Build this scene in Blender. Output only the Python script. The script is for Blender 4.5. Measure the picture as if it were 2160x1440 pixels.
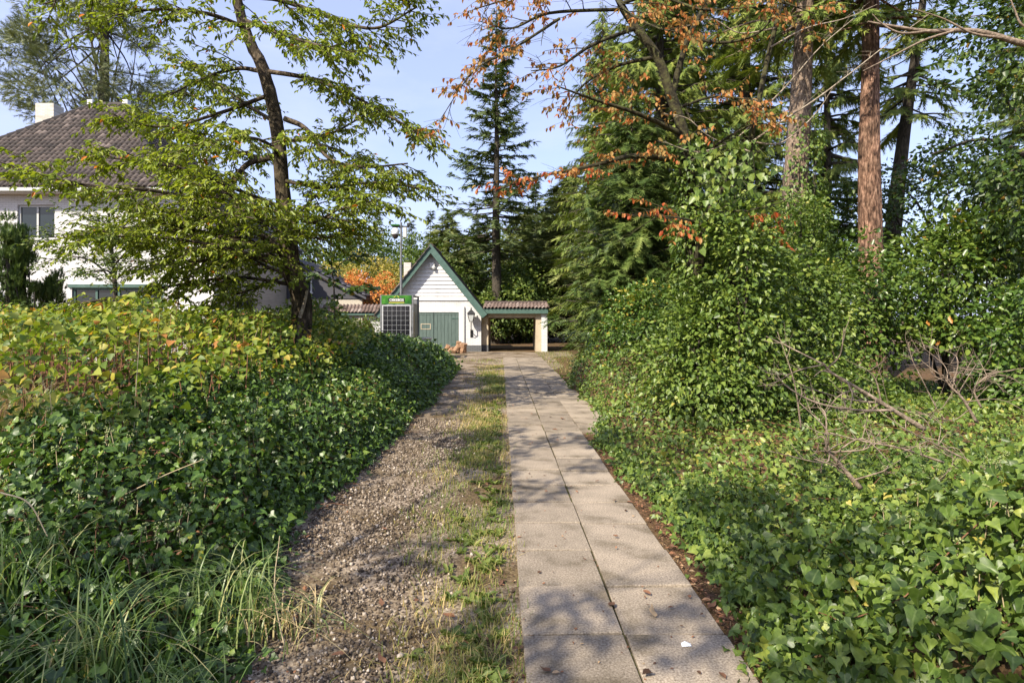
import bpy, math
import numpy as np
from mathutils import Vector

for o in list(bpy.data.objects):
    bpy.data.objects.remove(o)
sc = bpy.context.scene
COL = sc.collection
R = math.radians

# ------------------------------------------------------------------ camera
F, HOR, EYE = 1246.0, 671.0, 1.526          # focal length in photo pixels, horizon row, eye height
cam_d = bpy.data.cameras.new('camera'); cam = bpy.data.objects.new('camera', cam_d); COL.objects.link(cam)
cam.location = (0, 0, EYE); cam.rotation_euler = (R(90), 0, 0)
cam_d.sensor_width = 36; cam_d.lens = F / 2160 * 36; cam_d.shift_y = (HOR - 720) / 2160
cam_d.clip_start = 0.05; cam_d.clip_end = 3000
sc.camera = cam

# ------------------------------------------------------------------ sky, sun, exposure
SUN_EL, SUN_AZ = 41.0, 219.0                 # azimuth clockwise from +Y: behind and left of the camera
w = bpy.data.worlds.new('World'); sc.world = w; w.use_nodes = True
nt = w.node_tree; bgn = nt.nodes['Background']; bgn.inputs['Strength'].default_value = 0.125
sky = nt.nodes.new('ShaderNodeTexSky'); sky.sky_type = 'NISHITA'; sky.sun_disc = False
sky.sun_elevation = R(SUN_EL); sky.sun_rotation = R(SUN_AZ); sky.air_density = 1.0; sky.dust_density = 1.6; sky.ozone_density = 1.2
tc = nt.nodes.new('ShaderNodeTexCoord'); mp = nt.nodes.new('ShaderNodeMapping')
mp.inputs['Scale'].default_value = (1.6, 1.6, 4.2); mp.inputs['Location'].default_value = (3.1, 0.4, 0)
nz = nt.nodes.new('ShaderNodeTexNoise'); nz.inputs['Scale'].default_value = 1.7; nz.inputs['Detail'].default_value = 7; nz.inputs['Roughness'].default_value = 0.6
cr = nt.nodes.new('ShaderNodeValToRGB'); cr.color_ramp.elements[0].position = 0.44; cr.color_ramp.elements[0].color = (0.42, 0.42, 0.42, 1)
cr.color_ramp.elements[1].position = 0.85; cr.color_ramp.elements[1].color = (0.85, 0.85, 0.85, 1)
mx = nt.nodes.new('ShaderNodeMix'); mx.data_type = 'RGBA'
mx.inputs[7].default_value = (3.8, 4.15, 6.6, 1)
nt.links.new(tc.outputs['Generated'], mp.inputs['Vector']); nt.links.new(mp.outputs['Vector'], nz.inputs['Vector'])
nt.links.new(nz.outputs['Fac'], cr.inputs['Fac']); nt.links.new(cr.outputs['Color'], mx.inputs[0])
nt.links.new(sky.outputs['Color'], mx.inputs[6]); nt.links.new(mx.outputs[2], bgn.inputs['Color'])
sl = bpy.data.lights.new('sun', 'SUN'); sun = bpy.data.objects.new('sun', sl); COL.objects.link(sun)
sl.energy = 5.0; sl.angle = R(0.55); sl.color = (1.0, 0.90, 0.75)
SD = Vector((math.sin(R(SUN_AZ)) * math.cos(R(SUN_EL)), math.cos(R(SUN_AZ)) * math.cos(R(SUN_EL)), math.sin(R(SUN_EL))))
sun.rotation_euler = (-SD).to_track_quat('-Z', 'Y').to_euler(); sun.location = SD * 40
sc.view_settings.view_transform = 'Standard'; sc.view_settings.look = 'None'
sc.view_settings.exposure = 0.92; sc.view_settings.gamma = 1.0
sc.render.engine = 'CYCLES'
cy = sc.cycles; cy.max_bounces = 6; cy.diffuse_bounces = 3; cy.glossy_bounces = 2; cy.transmission_bounces = 4
cy.transparent_max_bounces = 4; cy.caustics_reflective = False; cy.caustics_refractive = False
cy.use_denoising = True; cy.sample_clamp_indirect = 6

# ------------------------------------------------------------------ helpers
def at(px, py, d):
    """the point d metres in front of the eye that the photograph shows at column px, row py"""
    return np.array([(px - 1080) / F * d, d, EYE + (HOR - py) / F * d])
def nrm(a):
    a = np.asarray(a, float); return a / np.maximum(np.linalg.norm(a, axis=-1, keepdims=True), 1e-9)
def sstep(a, b, x):
    t = np.clip((np.asarray(x, float) - a) / (b - a), 0, 1); return t * t * (3 - 2 * t)
_rn = np.random.default_rng(5)
_W = [(_rn.uniform(0.6, 1.6), _rn.uniform(0, 6.28), _rn.uniform(0, 6.28)) for _ in range(9)]
def wob(x, y, f=1.0):
    """smooth pseudo noise in about -1..1"""
    s = 0
    for i, (k, a, p) in enumerate(_W):
        s = s + np.sin(f * k * (1 + 0.35 * i) * (x * math.cos(a) + y * math.sin(a)) + p) / (1 + 0.3 * i)
    return s / 3.0

def props(o, label=None, cat=None, group=None, kind=None):
    if label: o['label'] = label
    if cat: o['category'] = cat
    if group: o['group'] = group
    if kind: o['kind'] = kind
    return o
def thing(name, label, cat, loc=(0, 0, 0), group=None):
    o = bpy.data.objects.new(name, None); COL.objects.link(o); o.location = [float(c) for c in loc]; o.empty_display_size = 0.2
    return props(o, label, cat, group)
def link(name, me, parent=None, loc=None, rot=None, scl=None):
    o = bpy.data.objects.new(name, me); COL.objects.link(o)
    if parent is not None: o.parent = parent
    if loc is not None: o.location = [float(c) for c in loc]
    if rot is not None: o.rotation_euler = rot
    if scl is not None: o.scale = scl if hasattr(scl, '__len__') else (scl,) * 3
    return o
def mesh_np(name, V, FL, mat, tint=None, smooth=False):
    V = np.asarray(V, np.float32).reshape(-1, 3)
    FL = [np.asarray(f, np.int32) for f in FL if len(f)]
    me = bpy.data.meshes.new(name)
    me.vertices.add(len(V)); me.vertices.foreach_set('co', V.ravel())
    loops = np.concatenate([f.ravel() for f in FL]); tot = np.concatenate([np.full(len(f), f.shape[1], np.int32) for f in FL])
    me.loops.add(len(loops)); me.loops.foreach_set('vertex_index', loops)
    me.polygons.add(len(tot)); me.polygons.foreach_set('loop_start', np.concatenate([[0], np.cumsum(tot)[:-1]]).astype(np.int32))
    me.polygons.foreach_set('use_smooth', np.full(len(tot), bool(smooth)))
    if tint is not None:
        a = me.attributes.new('tint', 'FLOAT', 'POINT'); a.data.foreach_set('value', np.asarray(tint, np.float32))
    me.update(calc_edges=True)
    me.materials.append(mat)
    return me

class G:
    """collects simple shapes into one mesh"""
    def __init__(s): s.V = []; s.Q = []; s.T = []; s.n = 0
    def add(s, V, Q=(), T=()):
        V = np.asarray(V, float).reshape(-1, 3)
        if len(Q): s.Q.append(np.asarray(Q, int) + s.n)
        if len(T): s.T.append(np.asarray(T, int) + s.n)
        s.V.append(V); s.n += len(V); return s
    def box(s, x0, x1, y0, y1, z0, z1):
        V = [(x, y, z) for z in (z0, z1) for y in (y0, y1) for x in (x0, x1)]
        return s.add(V, [(0, 2, 3, 1), (4, 5, 7, 6), (0, 1, 5, 4), (2, 6, 7, 3), (0, 4, 6, 2), (1, 3, 7, 5)])
    def bar(s, a, b, r, r2=None, n=6):
        return s.tube([a, b], [r, r if r2 is None else r2], n)
    def tube(s, P, rad, n=6, cap=True, jit=0.0, rng=None):
        P = np.asarray(P, float); m = len(P); rad = np.asarray(rad, float) * np.ones(m)
        T = nrm(np.gradient(P, axis=0)) if m > 2 else np.repeat(nrm(P[1] - P[0])[None], 2, 0)
        ref = np.array([0, 0, 1.0]) if abs(T[0][2]) < 0.9 else np.array([1.0, 0, 0])
        U = nrm(np.cross(T, ref)); W = np.cross(T, U)
        a = np.arange(n) / n * 2 * math.pi
        rr = rad[:, None] * (1 + (jit * rng.uniform(-1, 1, (m, n)) if jit else 0))
        V = P[:, None] + rr[..., None] * (np.cos(a)[None, :, None] * U[:, None] + np.sin(a)[None, :, None] * W[:, None])
        i = np.arange(m - 1)[:, None] * n; j = np.arange(n)[None]; k = (j + 1) % n
        Q = np.stack([i + j, i + k, i + n + k, i + n + j], -1).reshape(-1, 4)
        s.add(V.reshape(-1, 3), Q)
        if cap and n > 3:
            b = s.n - m * n
            for st, rev in ((b, 1), (b + (m - 1) * n, 0)):
                c = s.n; s.V.append(P[[0 if rev else -1]]); s.n += 1
                f = [(st + q, st + (q + 1) % n, c) for q in range(n)]
                s.T.append(np.array([t[::-1] for t in f] if rev else f))
        return s
    def prism(s, pts, axis, a, b):
        """polygon pts (2D) pushed along axis from a to b; axis 'y': pts are (x,z), 'x': (y,z), 'z': (x,y)"""
        n = len(pts)
        def mk(p, t): return {'y': (p[0], t, p[1]), 'x': (t, p[0], p[1]), 'z': (p[0], p[1], t)}[axis]
        V = [mk(p, a) for p in pts] + [mk(p, b) for p in pts]
        s.add(V, [(i, (i + 1) % n, n + (i + 1) % n, n + i) for i in range(n)])
        base = s.n - 2 * n
        s.T.append(np.array([(base, base + i + 1, base + i) for i in range(1, n - 1)] + [(base + n, base + n + i, base + n + i + 1) for i in range(1, n - 1)]))
        return s
    def lathe(s, prof, c, n=10):
        a = np.arange(n) / n * 2 * math.pi; m = len(prof)
        V = np.array([[(c[0] + r * math.cos(t), c[1] + r * math.sin(t), c[2] + z) for t in a] for r, z in prof]).reshape(-1, 3)
        i = np.arange(m - 1)[:, None] * n; j = np.arange(n)[None]; k = (j + 1) % n
        return s.add(V, np.stack([i + j, i + k, i + n + k, i + n + j], -1).reshape(-1, 4))
    def mesh(s, name, mat, smooth=False):
        return mesh_np(name, np.concatenate(s.V), ([np.concatenate(s.Q)] if s.Q else []) + ([np.concatenate(s.T)] if s.T else []), mat, smooth=smooth)
    def build(s, name, mat, parent=None, smooth=False):
        return link(name, s.mesh(name, mat, smooth), parent)

def spline(P, n=6):
    P = np.asarray(P, float)
    if len(P) < 3: return P
    Q = np.vstack([2 * P[0] - P[1], P, 2 * P[-1] - P[-2]]); out = []
    for i in range(1, len(Q) - 2):
        t = np.linspace(0, 1, n, endpoint=False)[:, None]
        a, b, c, d = Q[i - 1], Q[i], Q[i + 1], Q[i + 2]
        out.append(0.5 * (2 * b + (c - a) * t + (2 * a - 5 * b + 4 * c - d) * t ** 2 + (3 * b - a - 3 * c + d) * t ** 3))
    return np.vstack(out + [P[-1:]])

# ---- leaf shapes: stalk at the origin, blade along +y, face towards +z
def fold(pts, tip=-0.12, edge=0.09, base=0.0):
    """half outline [(x,y)..] mirrored: two quads or more folded along the rib"""
    r = [(x, y, edge) for x, y in pts]; l = [(-x, y, edge) for x, y in pts]
    V = [(0, base, 0)] + r + [(0, 1, tip)] + l[::-1]; n = len(pts)
    c = len(V); V.append((0, 0.45, 0.0))
    ring = list(range(0, n + 2)); left = [n + 1] + list(range(n + 2, 2 * n + 2)) + [0]
    T = [(c, ring[i], ring[i + 1]) for i in range(n + 1)] + [(c, left[i], left[i + 1]) for i in range(n + 1)]
    return np.array(V, float), [np.array(T)]
def fold2(pts, tip=-0.12, edge=0.09):
    (a, b), (c, d) = pts
    V = [(0, 0, 0), (a, b, edge), (c, d, edge * 0.8), (0, 1, tip), (-c, d, edge * 0.8), (-a, b, edge)]
    return np.array(V, float), [np.array([(0, 1, 2, 3), (0, 3, 4, 5)])]
L_IVY = fold([(0.3, -0.1), (0.5, 0.2), (0.25, 0.52)], tip=-0.18, edge=0.08, base=0.03)
L_IVYN = fold([(0.17, -0.13), (0.37, -0.09), (0.52, 0.12), (0.39, 0.29), (0.29, 0.46), (0.16, 0.7)], tip=-0.22, edge=0.08, base=0.02)
L_IVYA = fold([(0.2, -0.1), (0.39, 0.02), (0.43, 0.2), (0.33, 0.47), (0.17, 0.74)], tip=-0.28, edge=0.1, base=0.02)
L_OVATE = fold2([(0.36, 0.18), (0.27, 0.56)])
L_LANCE = fold2([(0.19, 0.3), (0.17, 0.66)], tip=-0.2, edge=0.07)
L_ELLIP = fold2([(0.24, 0.3), (0.22, 0.68)], tip=-0.1, edge=0.06)
L_HEART = fold2([(0.46, 0.1), (0.34, 0.55)], tip=-0.18, edge=0.07)
def spray(k, wid=0.42, fine=0.05, fwd=0.22, droop=-0.12):
    V = []; T = []
    for i in range(k):
        t = 0.06 + 0.8 * i / k; wd = wid * (1 - 0.62 * t) * (0.75 + 0.25 * math.sin(i * 2.1))
        for sgn in (-1, 1):
            n = len(V); V += [(0, t - fine, droop * t * t), (0, t + fine, droop * t * t), (sgn * wd, t + fwd, droop * t * t - 0.06 * wd)]
            T.append((n, n + 1, n + 2) if sgn < 0 else (n, n + 2, n + 1))
    n = len(V); V += [(-fine * 1.2, 0, 0), (fine * 1.2, 0, 0), (0, 1.05, droop)]; T.append((n, n + 1, n + 2))
    return np.array(V, float), [np.array(T)]
L_SPRAY = spray(5, 0.42, 0.055); L_SPRAYF = spray(4, 0.4, 0.085, 0.2); L_HANG = spray(5, 0.3, 0.062, 0.26, -0.05); L_TUFT = spray(5, 0.34, 0.045, 0.3, 0.0)

def leaf_mesh(name, proto, P, D, N, S, mat, tint=None, rng=None, smooth=True):
    V0, F0 = proto; P = np.asarray(P, float); n = len(P)
    D = nrm(D); X = nrm(np.cross(D, N)); Z = np.cross(X, D); S = np.asarray(S, float) * np.ones(n)
    V = P[:, None] + S[:, None, None] * (V0[None, :, :1] * X[:, None] + V0[None, :, 1:2] * D[:, None] + V0[None, :, 2:] * Z[:, None])
    k = len(V0); FL = [(f[None] + (np.arange(n) * k)[:, None, None]).reshape(-1, f.shape[1]) for f in F0]
    if tint is None: tint = (rng or np.random.default_rng(1)).uniform(0, 1, n)
    me = mesh_np(name, V.reshape(-1, 3), FL, mat, np.repeat(tint, k), smooth)
    if 'ivy' in mat.name:
        a = me.attributes.new('rib', 'FLOAT', 'POINT'); a.data.foreach_set('value', np.tile(np.abs(V0[:, 0]) / np.abs(V0[:, 0]).max(), n).astype(np.float32))
    return me

# ------------------------------------------------------------------ materials
def mat(name, col, rough=0.8, spec=0.3, metal=0.0):
    m = bpy.data.materials.new(name); m.use_nodes = True; b = m.node_tree.nodes['Principled BSDF']
    b.inputs['Base Color'].default_value = (*col, 1); b.inputs['Roughness'].default_value = rough
    b.inputs['Specular IOR Level'].default_value = spec; b.inputs['Metallic'].default_value = metal
    return m
def nodes(m): return m.node_tree, m.node_tree.nodes, m.node_tree.links, m.node_tree.nodes['Principled BSDF']
def ramp(N, stops):
    r = N.new('ShaderNodeValToRGB'); e = r.color_ramp.elements
    while len(e) < len(stops): e.new(0.5)
    for k, (p, c) in zip(e, stops): k.position = p; k.color = (*c, 1)
    return r
def noisy(name, stops, scale=8, rough=0.85, bump=0.3, detail=6, dist=0.02, stretch=None, spec=0.25, bscale=None, second=None):
    m = mat(name, (0.5,) * 3, rough, spec); t, N, L, b = nodes(m)
    co = N.new('ShaderNodeTexCoord'); src = co.outputs['Object']
    if stretch:
        mpn = N.new('ShaderNodeMapping'); mpn.inputs['Scale'].default_value = stretch; L.new(src, mpn.inputs['Vector']); src = mpn.outputs['Vector']
    n1 = N.new('ShaderNodeTexNoise'); n1.inputs['Scale'].default_value = scale; n1.inputs['Detail'].default_value = detail; n1.inputs['Roughness'].default_value = 0.65
    L.new(src, n1.inputs['Vector']); r = ramp(N, stops); L.new(n1.outputs['Fac'], r.inputs['Fac']); colo = r.outputs['Color']
    if second:                                   # (scale, stops) multiplied over
        n3 = N.new('ShaderNodeTexNoise'); n3.inputs['Scale'].default_value = second[0]; n3.inputs['Detail'].default_value = 4; L.new(co.outputs['Object'], n3.inputs['Vector'])
        r3 = ramp(N, second[1]); L.new(n3.outputs['Fac'], r3.inputs['Fac'])
        mm = N.new('ShaderNodeMix'); mm.data_type = 'RGBA'; mm.blend_type = 'MULTIPLY'; mm.inputs[0].default_value = 1
        L.new(colo, mm.inputs[6]); L.new(r3.outputs['Color'], mm.inputs[7]); colo = mm.outputs[2]
    L.new(colo, b.inputs['Base Color'])
    if bump:
        n2 = N.new('ShaderNodeTexNoise'); n2.inputs['Scale'].default_value = bscale or scale * 2; n2.inputs['Detail'].default_value = 5; L.new(src, n2.inputs['Vector'])
        bp = N.new('ShaderNodeBump'); bp.inputs['Strength'].default_value = bump; bp.inputs['Distance'].default_value = dist
        L.new(n2.outputs['Fac'], bp.inputs['Height']); L.new(bp.outputs['Normal'], b.inputs['Normal'])
    return m
def leafmat(name, stops, rough=0.45, trans=0.32, spec=0.4, tcol=(1.25, 1.3, 0.55)):
    if trans: stops = [(p, (min(c[0] * 1.36, .9), min(c[1] * 1.3, .9), c[2] * 1.3)) for p, c in stops]
    m = mat(name, (0.05, 0.1, 0.02), rough, spec); t, N, L, b = nodes(m)
    a = N.new('ShaderNodeAttribute'); a.attribute_name = 'tint'; r = ramp(N, stops); L.new(a.outputs['Fac'], r.inputs['Fac'])
    L.new(r.outputs['Color'], b.inputs['Base Color'])
    tr = N.new('ShaderNodeBsdfTranslucent'); mu = N.new('ShaderNodeMix'); mu.data_type = 'RGBA'; mu.blend_type = 'MULTIPLY'; mu.inputs[0].default_value = 1
    mu.inputs[7].default_value = (*tcol, 1); L.new(r.outputs['Color'], mu.inputs[6]); L.new(mu.outputs[2], tr.inputs['Color'])
    ms = N.new('ShaderNodeMixShader'); ms.inputs[0].default_value = trans; L.new(b.outputs[0], ms.inputs[1]); L.new(tr.outputs[0], ms.inputs[2])
    L.new(ms.outputs[0], N['Material Output'].inputs['Surface'])
    if 'ivy' in name:                             # paler midrib and a faintly mottled blade
        a2 = N.new('ShaderNodeAttribute'); a2.attribute_name = 'rib'; r2 = ramp(N, [(0.0, (0.55, 0.55, 0.55)), (0.13, (0.0, 0.0, 0.0))]); L.new(a2.outputs['Fac'], r2.inputs['Fac'])
        m2 = N.new('ShaderNodeMix'); m2.data_type = 'RGBA'; m2.inputs[7].default_value = (0.2, 0.27, 0.09, 1); L.new(r2.outputs['Color'], m2.inputs[0]); L.new(r.outputs['Color'], m2.inputs[6])
        co = N.new('ShaderNodeTexCoord'); n4 = N.new('ShaderNodeTexNoise'); n4.inputs['Scale'].default_value = 55; n4.inputs['Detail'].default_value = 3; L.new(co.outputs['Object'], n4.inputs['Vector'])
        r4 = ramp(N, [(0.35, (0.72, 0.75, 0.7)), (0.6, (1.12, 1.1, 1.05))]); L.new(n4.outputs['Fac'], r4.inputs['Fac'])
        m4 = N.new('ShaderNodeMix'); m4.data_type = 'RGBA'; m4.blend_type = 'MULTIPLY'; m4.inputs[0].default_value = 1; L.new(m2.outputs[2], m4.inputs[6]); L.new(r4.outputs['Color'], m4.inputs[7]); L.new(m4.outputs[2], b.inputs['Base Color'])
    return m
def brickmat(name, c1, c2, mortar, bw=0.21, bh=0.065, bump=0.5, dirt=((0.3, (0.86, 0.86, 0.84)), (0.5, (1, 1, 1)))):
    m = mat(name, c1, 0.8, 0.3); t, N, L, b = nodes(m)
    co = N.new('ShaderNodeTexCoord'); mpn = N.new('ShaderNodeMapping'); mpn.inputs['Rotation'].default_value = (R(-90), 0, 0); L.new(co.outputs['Object'], mpn.inputs['Vector'])
    bt = N.new('ShaderNodeTexBrick'); L.new(mpn.outputs['Vector'], bt.inputs['Vector'])
    bt.inputs['Color1'].default_value = (*c1, 1); bt.inputs['Color2'].default_value = (*c2, 1); bt.inputs['Mortar'].default_value = (*mortar, 1)
    bt.inputs['Scale'].default_value = 1; bt.inputs['Brick Width'].default_value = bw; bt.inputs['Row Height'].default_value = bh; bt.inputs['Mortar Size'].default_value = 0.009; bt.inputs['Mortar Smooth'].default_value = 0.4
    n3 = N.new('ShaderNodeTexNoise'); n3.inputs['Scale'].default_value = 1.7; n3.inputs['Detail'].default_value = 7; L.new(co.outputs['Object'], n3.inputs['Vector'])
    r3 = ramp(N, dirt); L.new(n3.outputs['Fac'], r3.inputs['Fac'])
    mm = N.new('ShaderNodeMix'); mm.data_type = 'RGBA'; mm.blend_type = 'MULTIPLY'; mm.inputs[0].default_value = 1
    L.new(bt.outputs['Color'], mm.inputs[6]); L.new(r3.outputs['Color'], mm.inputs[7]); L.new(mm.outputs[2], b.inputs['Base Color'])
    bp = N.new('ShaderNodeBump'); bp.inputs['Strength'].default_value = bump; bp.inputs['Distance'].default_value = 0.012; bp.invert = True
    L.new(bt.outputs['Fac'], bp.inputs['Height']); L.new(bp.outputs['Normal'], b.inputs['Normal'])
    return m

M = {}
M['soil'] = noisy('leaf_litter_soil', [(0.3, (0.05, 0.033, 0.02)), (0.5, (0.11, 0.07, 0.04)), (0.7, (0.2, 0.13, 0.07))], 14, 0.95, 0.8, bscale=40, second=(0.6, [(0.35, (0.75, 0.8, 0.6)), (0.65, (1.1, 1, 0.9))]))
M['gravel'] = noisy('gravel_bed', [(0.32, (0.085, 0.062, 0.042)), (0.47, (0.2, 0.155, 0.11)), (0.62, (0.36, 0.3, 0.225)), (0.75, (0.52, 0.46, 0.37))], 46, 0.95, 0.5, dist=0.015, bscale=60, second=(1.6, [(0.38, (0.42, 0.37, 0.25)), (0.56, (1, 1, 1))]))
M['concrete'] = noisy('washed_concrete', [(0.3, (0.115, 0.093, 0.07)), (0.5, (0.265, 0.222, 0.172)), (0.7, (0.42, 0.365, 0.29))], 95, 0.9, 0.5, dist=0.004, bscale=150, second=(4.2, [(0.32, (0.5, 0.48, 0.42)), (0.47, (0.88, 0.87, 0.84)), (0.68, (1.1, 1.08, 1.04))]))
M['moss'] = noisy('joint_moss', [(0.35, (0.05, 0.035, 0.02)), (0.6, (0.1, 0.1, 0.03))], 30, 0.95, 0.8)
M['pebble'] = leafmat('pebble_stone', [(0.0, (0.04, 0.029, 0.02)), (0.5, (0.115, 0.087, 0.06)), (0.85, (0.23, 0.185, 0.135)), (1.0, (0.46, 0.4, 0.33))], 0.85, 0.0, 0.25)
M['white_brick'] = brickmat('white_painted_brick', (0.62, 0.62, 0.62), (0.57, 0.57, 0.57), (0.43, 0.43, 0.43))
M['old_brick'] = brickmat('weathered_chimney_brick', (0.6, 0.58, 0.53), (0.48, 0.44, 0.38), (0.42, 0.4, 0.36))
M['grey_brick'] = brickmat('grey_plinth_brick', (0.13, 0.135, 0.14), (0.1, 0.105, 0.11), (0.06, 0.06, 0.06))
M['cream_brick'] = brickmat('cream_toned_brick', (0.52, 0.47, 0.38), (0.48, 0.43, 0.35), (0.4, 0.36, 0.3))
M['white'] = noisy('white_paint', [(0.3, (0.5, 0.5, 0.49)), (0.5, (0.62, 0.62, 0.62)), (0.7, (0.66, 0.66, 0.66))], 2.4, 0.55, 0.08, stretch=(1.5, 1.5, 0.35))
M['green'] = noisy('sage_green_paint', [(0.3, (0.07, 0.1, 0.09)), (0.6, (0.1, 0.14, 0.127))], 5, 0.5, 0.1, stretch=(3, 3, 0.5))
M['greentrim'] = noisy('dark_green_trim_paint', [(0.3, (0.05, 0.095, 0.08)), (0.65, (0.08, 0.135, 0.115))], 5, 0.45, 0.08)
M['beige'] = noisy('ochre_render', [(0.3, (0.36, 0.3, 0.21)), (0.65, (0.47, 0.4, 0.29))], 3, 0.85, 0.2)
M['tile'] = leafmat('brown_clay_pantile', [(0, (0.036, 0.03, 0.027)), (0.5, (0.07, 0.056, 0.049)), (0.85, (0.12, 0.095, 0.082)), (1, (0.18, 0.145, 0.125))], 0.7, 0.0, 0.3)
M['tile_red'] = leafmat('weathered_red_pantile', [(0, (0.075, 0.055, 0.048)), (0.5, (0.14, 0.1, 0.085)), (0.85, (0.21, 0.165, 0.145)), (1, (0.3, 0.26, 0.24))], 0.75, 0.0, 0.3)
M['slate'] = leafmat('grey_slate_pantile', [(0, (0.06, 0.06, 0.07)), (0.6, (0.13, 0.125, 0.135)), (1, (0.2, 0.19, 0.2))], 0.6, 0.0, 0.3)
M['roofbase'] = mat('roof_underlay', (0.06, 0.05, 0.045), 0.9)
M['glass'] = mat('window_glass', (0.015, 0.022, 0.025), 0.05, 0.5)
M['frame_grey'] = mat('grey_window_paint', (0.45, 0.46, 0.45), 0.5)
M['black'] = noisy('black_iron', [(0.3, (0.012, 0.013, 0.014)), (0.7, (0.035, 0.035, 0.034))], 20, 0.5, 0.1)
M['galv'] = noisy('galvanised_steel', [(0.3, (0.13, 0.135, 0.14)), (0.7, (0.26, 0.265, 0.27))], 9, 0.45, 0.05); nodes(M['galv'])[3].inputs['Metallic'].default_value = 0.6
M['cell'] = mat('solar_cell', (0.012, 0.012, 0.016), 0.14, 0.6)
M['busbar'] = mat('solar_busbar', (0.5, 0.51, 0.52), 0.4, 0.5)
M['sign'] = noisy('leafy_green_sign_print', [(0.3, (0.012, 0.07, 0.01)), (0.55, (0.035, 0.16, 0.016)), (0.72, (0.2, 0.36, 0.07))], 2.6, 0.4, 0, detail=3)
M['signdark'] = mat('sign_plate_dark', (0.02, 0.028, 0.02), 0.4)
M['signwhite'] = mat('sign_letter_white', (0.8, 0.8, 0.8), 0.5)
M['signyellow'] = mat('sign_letter_yellow', (0.55, 0.5, 0.08), 0.5)
M['dome'] = mat('camera_housing_white', (0.78, 0.79, 0.8), 0.3, 0.5)
M['lens'] = mat('camera_dome_dark', (0.04, 0.03, 0.03), 0.1, 0.7)
M['lampglass'] = mat('lantern_glass', (0.45, 0.47, 0.46), 0.15, 0.6)
M['bark_cherry'] = noisy('cherry_bark', [(0.33, (0.02, 0.016, 0.012)), (0.52, (0.075, 0.056, 0.038)), (0.7, (0.24, 0.19, 0.135))], 9, 0.9, 0.9, dist=0.03, bscale=24, stretch=(1, 1, 0.6), second=(1.5, [(0.35, (0.6, 0.62, 0.5)), (0.6, (1, 1, 1))]))
M['bark_fir'] = noisy('red_fir_bark', [(0.36, (0.045, 0.026, 0.018)), (0.5, (0.2, 0.118, 0.078)), (0.63, (0.42, 0.27, 0.185))], 11, 0.95, 1.0, dist=0.06, bscale=14, stretch=(2.0, 2.0, 0.5), second=(2.2, [(0.35, (0.5, 0.5, 0.5)), (0.6, (1.05, 1, 1))]))  # second noise puts dappled shade into the bark colour
M['bark_fir2'] = noisy('plated_fir_bark', [(0.33, (0.045, 0.034, 0.027)), (0.5, (0.2, 0.145, 0.105)), (0.7, (0.37, 0.29, 0.22))], 13, 0.95, 1.0, dist=0.05, bscale=16, stretch=(1.8, 1.8, 0.7))
M['bark_dark'] = noisy('dark_bark', [(0.3, (0.022, 0.019, 0.015)), (0.6, (0.075, 0.063, 0.048)), (0.78, (0.14, 0.12, 0.09))], 12, 0.95, 0.9, dist=0.03, stretch=(1.5, 1.5, 0.5))
M['bark_moss'] = noisy('mossy_bark', [(0.35, (0.014, 0.012, 0.009)), (0.52, (0.045, 0.04, 0.02)), (0.7, (0.085, 0.095, 0.03))], 14, 0.95, 0.9, dist=0.02)
M['bark_pale'] = noisy('pale_lichen_twig', [(0.3, (0.13, 0.1, 0.07)), (0.55, (0.32, 0.27, 0.2)), (0.75, (0.46, 0.43, 0.34))], 20, 0.9, 0.5)
M['deadwood'] = noisy('dead_branch_wood', [(0.3, (0.09, 0.068, 0.05)), (0.55, (0.24, 0.185, 0.135)), (0.75, (0.4, 0.32, 0.25))], 22, 0.95, 0.6)
M['logwood'] = noisy('split_log_wood', [(0.3, (0.16, 0.09, 0.05)), (0.55, (0.33, 0.2, 0.12)), (0.75, (0.48, 0.33, 0.22))], 12, 0.9, 0.7, stretch=(1, 1, 0.5))
M['stem'] = noisy('red_brown_stem', [(0.35, (0.1, 0.045, 0.025)), (0.65, (0.22, 0.11, 0.06))], 25, 0.8, 0.2)
M['straw'] = noisy('dry_straw', [(0.35, (0.3, 0.235, 0.13)), (0.65, (0.5, 0.42, 0.27))], 20, 0.8, 0)
M['paper'] = mat('white_paper', (0.8, 0.82, 0.84), 0.7)
# foliage (tint 0..1)
M['ivy'] = leafmat('ivy_leaf', [(0, (0.016, 0.04, 0.008)), (0.45, (0.042, 0.09, 0.012)), (0.85, (0.085, 0.15, 0.022)), (0.97, (0.15, 0.205, 0.035)), (1, (0.3, 0.26, 0.04))], 0.4, 0.24, 0.45)
M['ivyl'] = leafmat('pale_ivy_leaf', [(0, (0.03, 0.06, 0.012)), (0.45, (0.08, 0.135, 0.022)), (0.85, (0.155, 0.21, 0.04)), (0.97, (0.21, 0.245, 0.05)), (1, (0.32, 0.28, 0.06))], 0.42, 0.28, 0.4)
M['ivybud'] = mat('ivy_flower_head', (0.22, 0.26, 0.1), 0.7)
M['knot'] = leafmat('yellowing_knotweed_leaf', [(0, (0.04, 0.085, 0.012)), (0.4, (0.105, 0.165, 0.02)), (0.75, (0.2, 0.235, 0.03)), (0.93, (0.32, 0.28, 0.045)), (1, (0.32, 0.15, 0.04))], 0.5, 0.36)
M['cherry'] = leafmat('cherry_leaf', [(0, (0.085, 0.13, 0.014)), (0.5, (0.155, 0.205, 0.022)), (0.95, (0.24, 0.275, 0.038)), (0.985, (0.25, 0.24, 0.03)), (1, (0.45, 0.15, 0.02))], 0.42, 0.36, 0.4)
M['autumn'] = leafmat('autumn_leaf', [(0, (0.11, 0.12, 0.035)), (0.2, (0.22, 0.16, 0.05)), (0.5, (0.29, 0.17, 0.048)), (0.75, (0.34, 0.125, 0.035)), (1, (0.3, 0.06, 0.02))], 0.5, 0.4, 0.3, (1.3, 1.0, 0.7))
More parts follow.
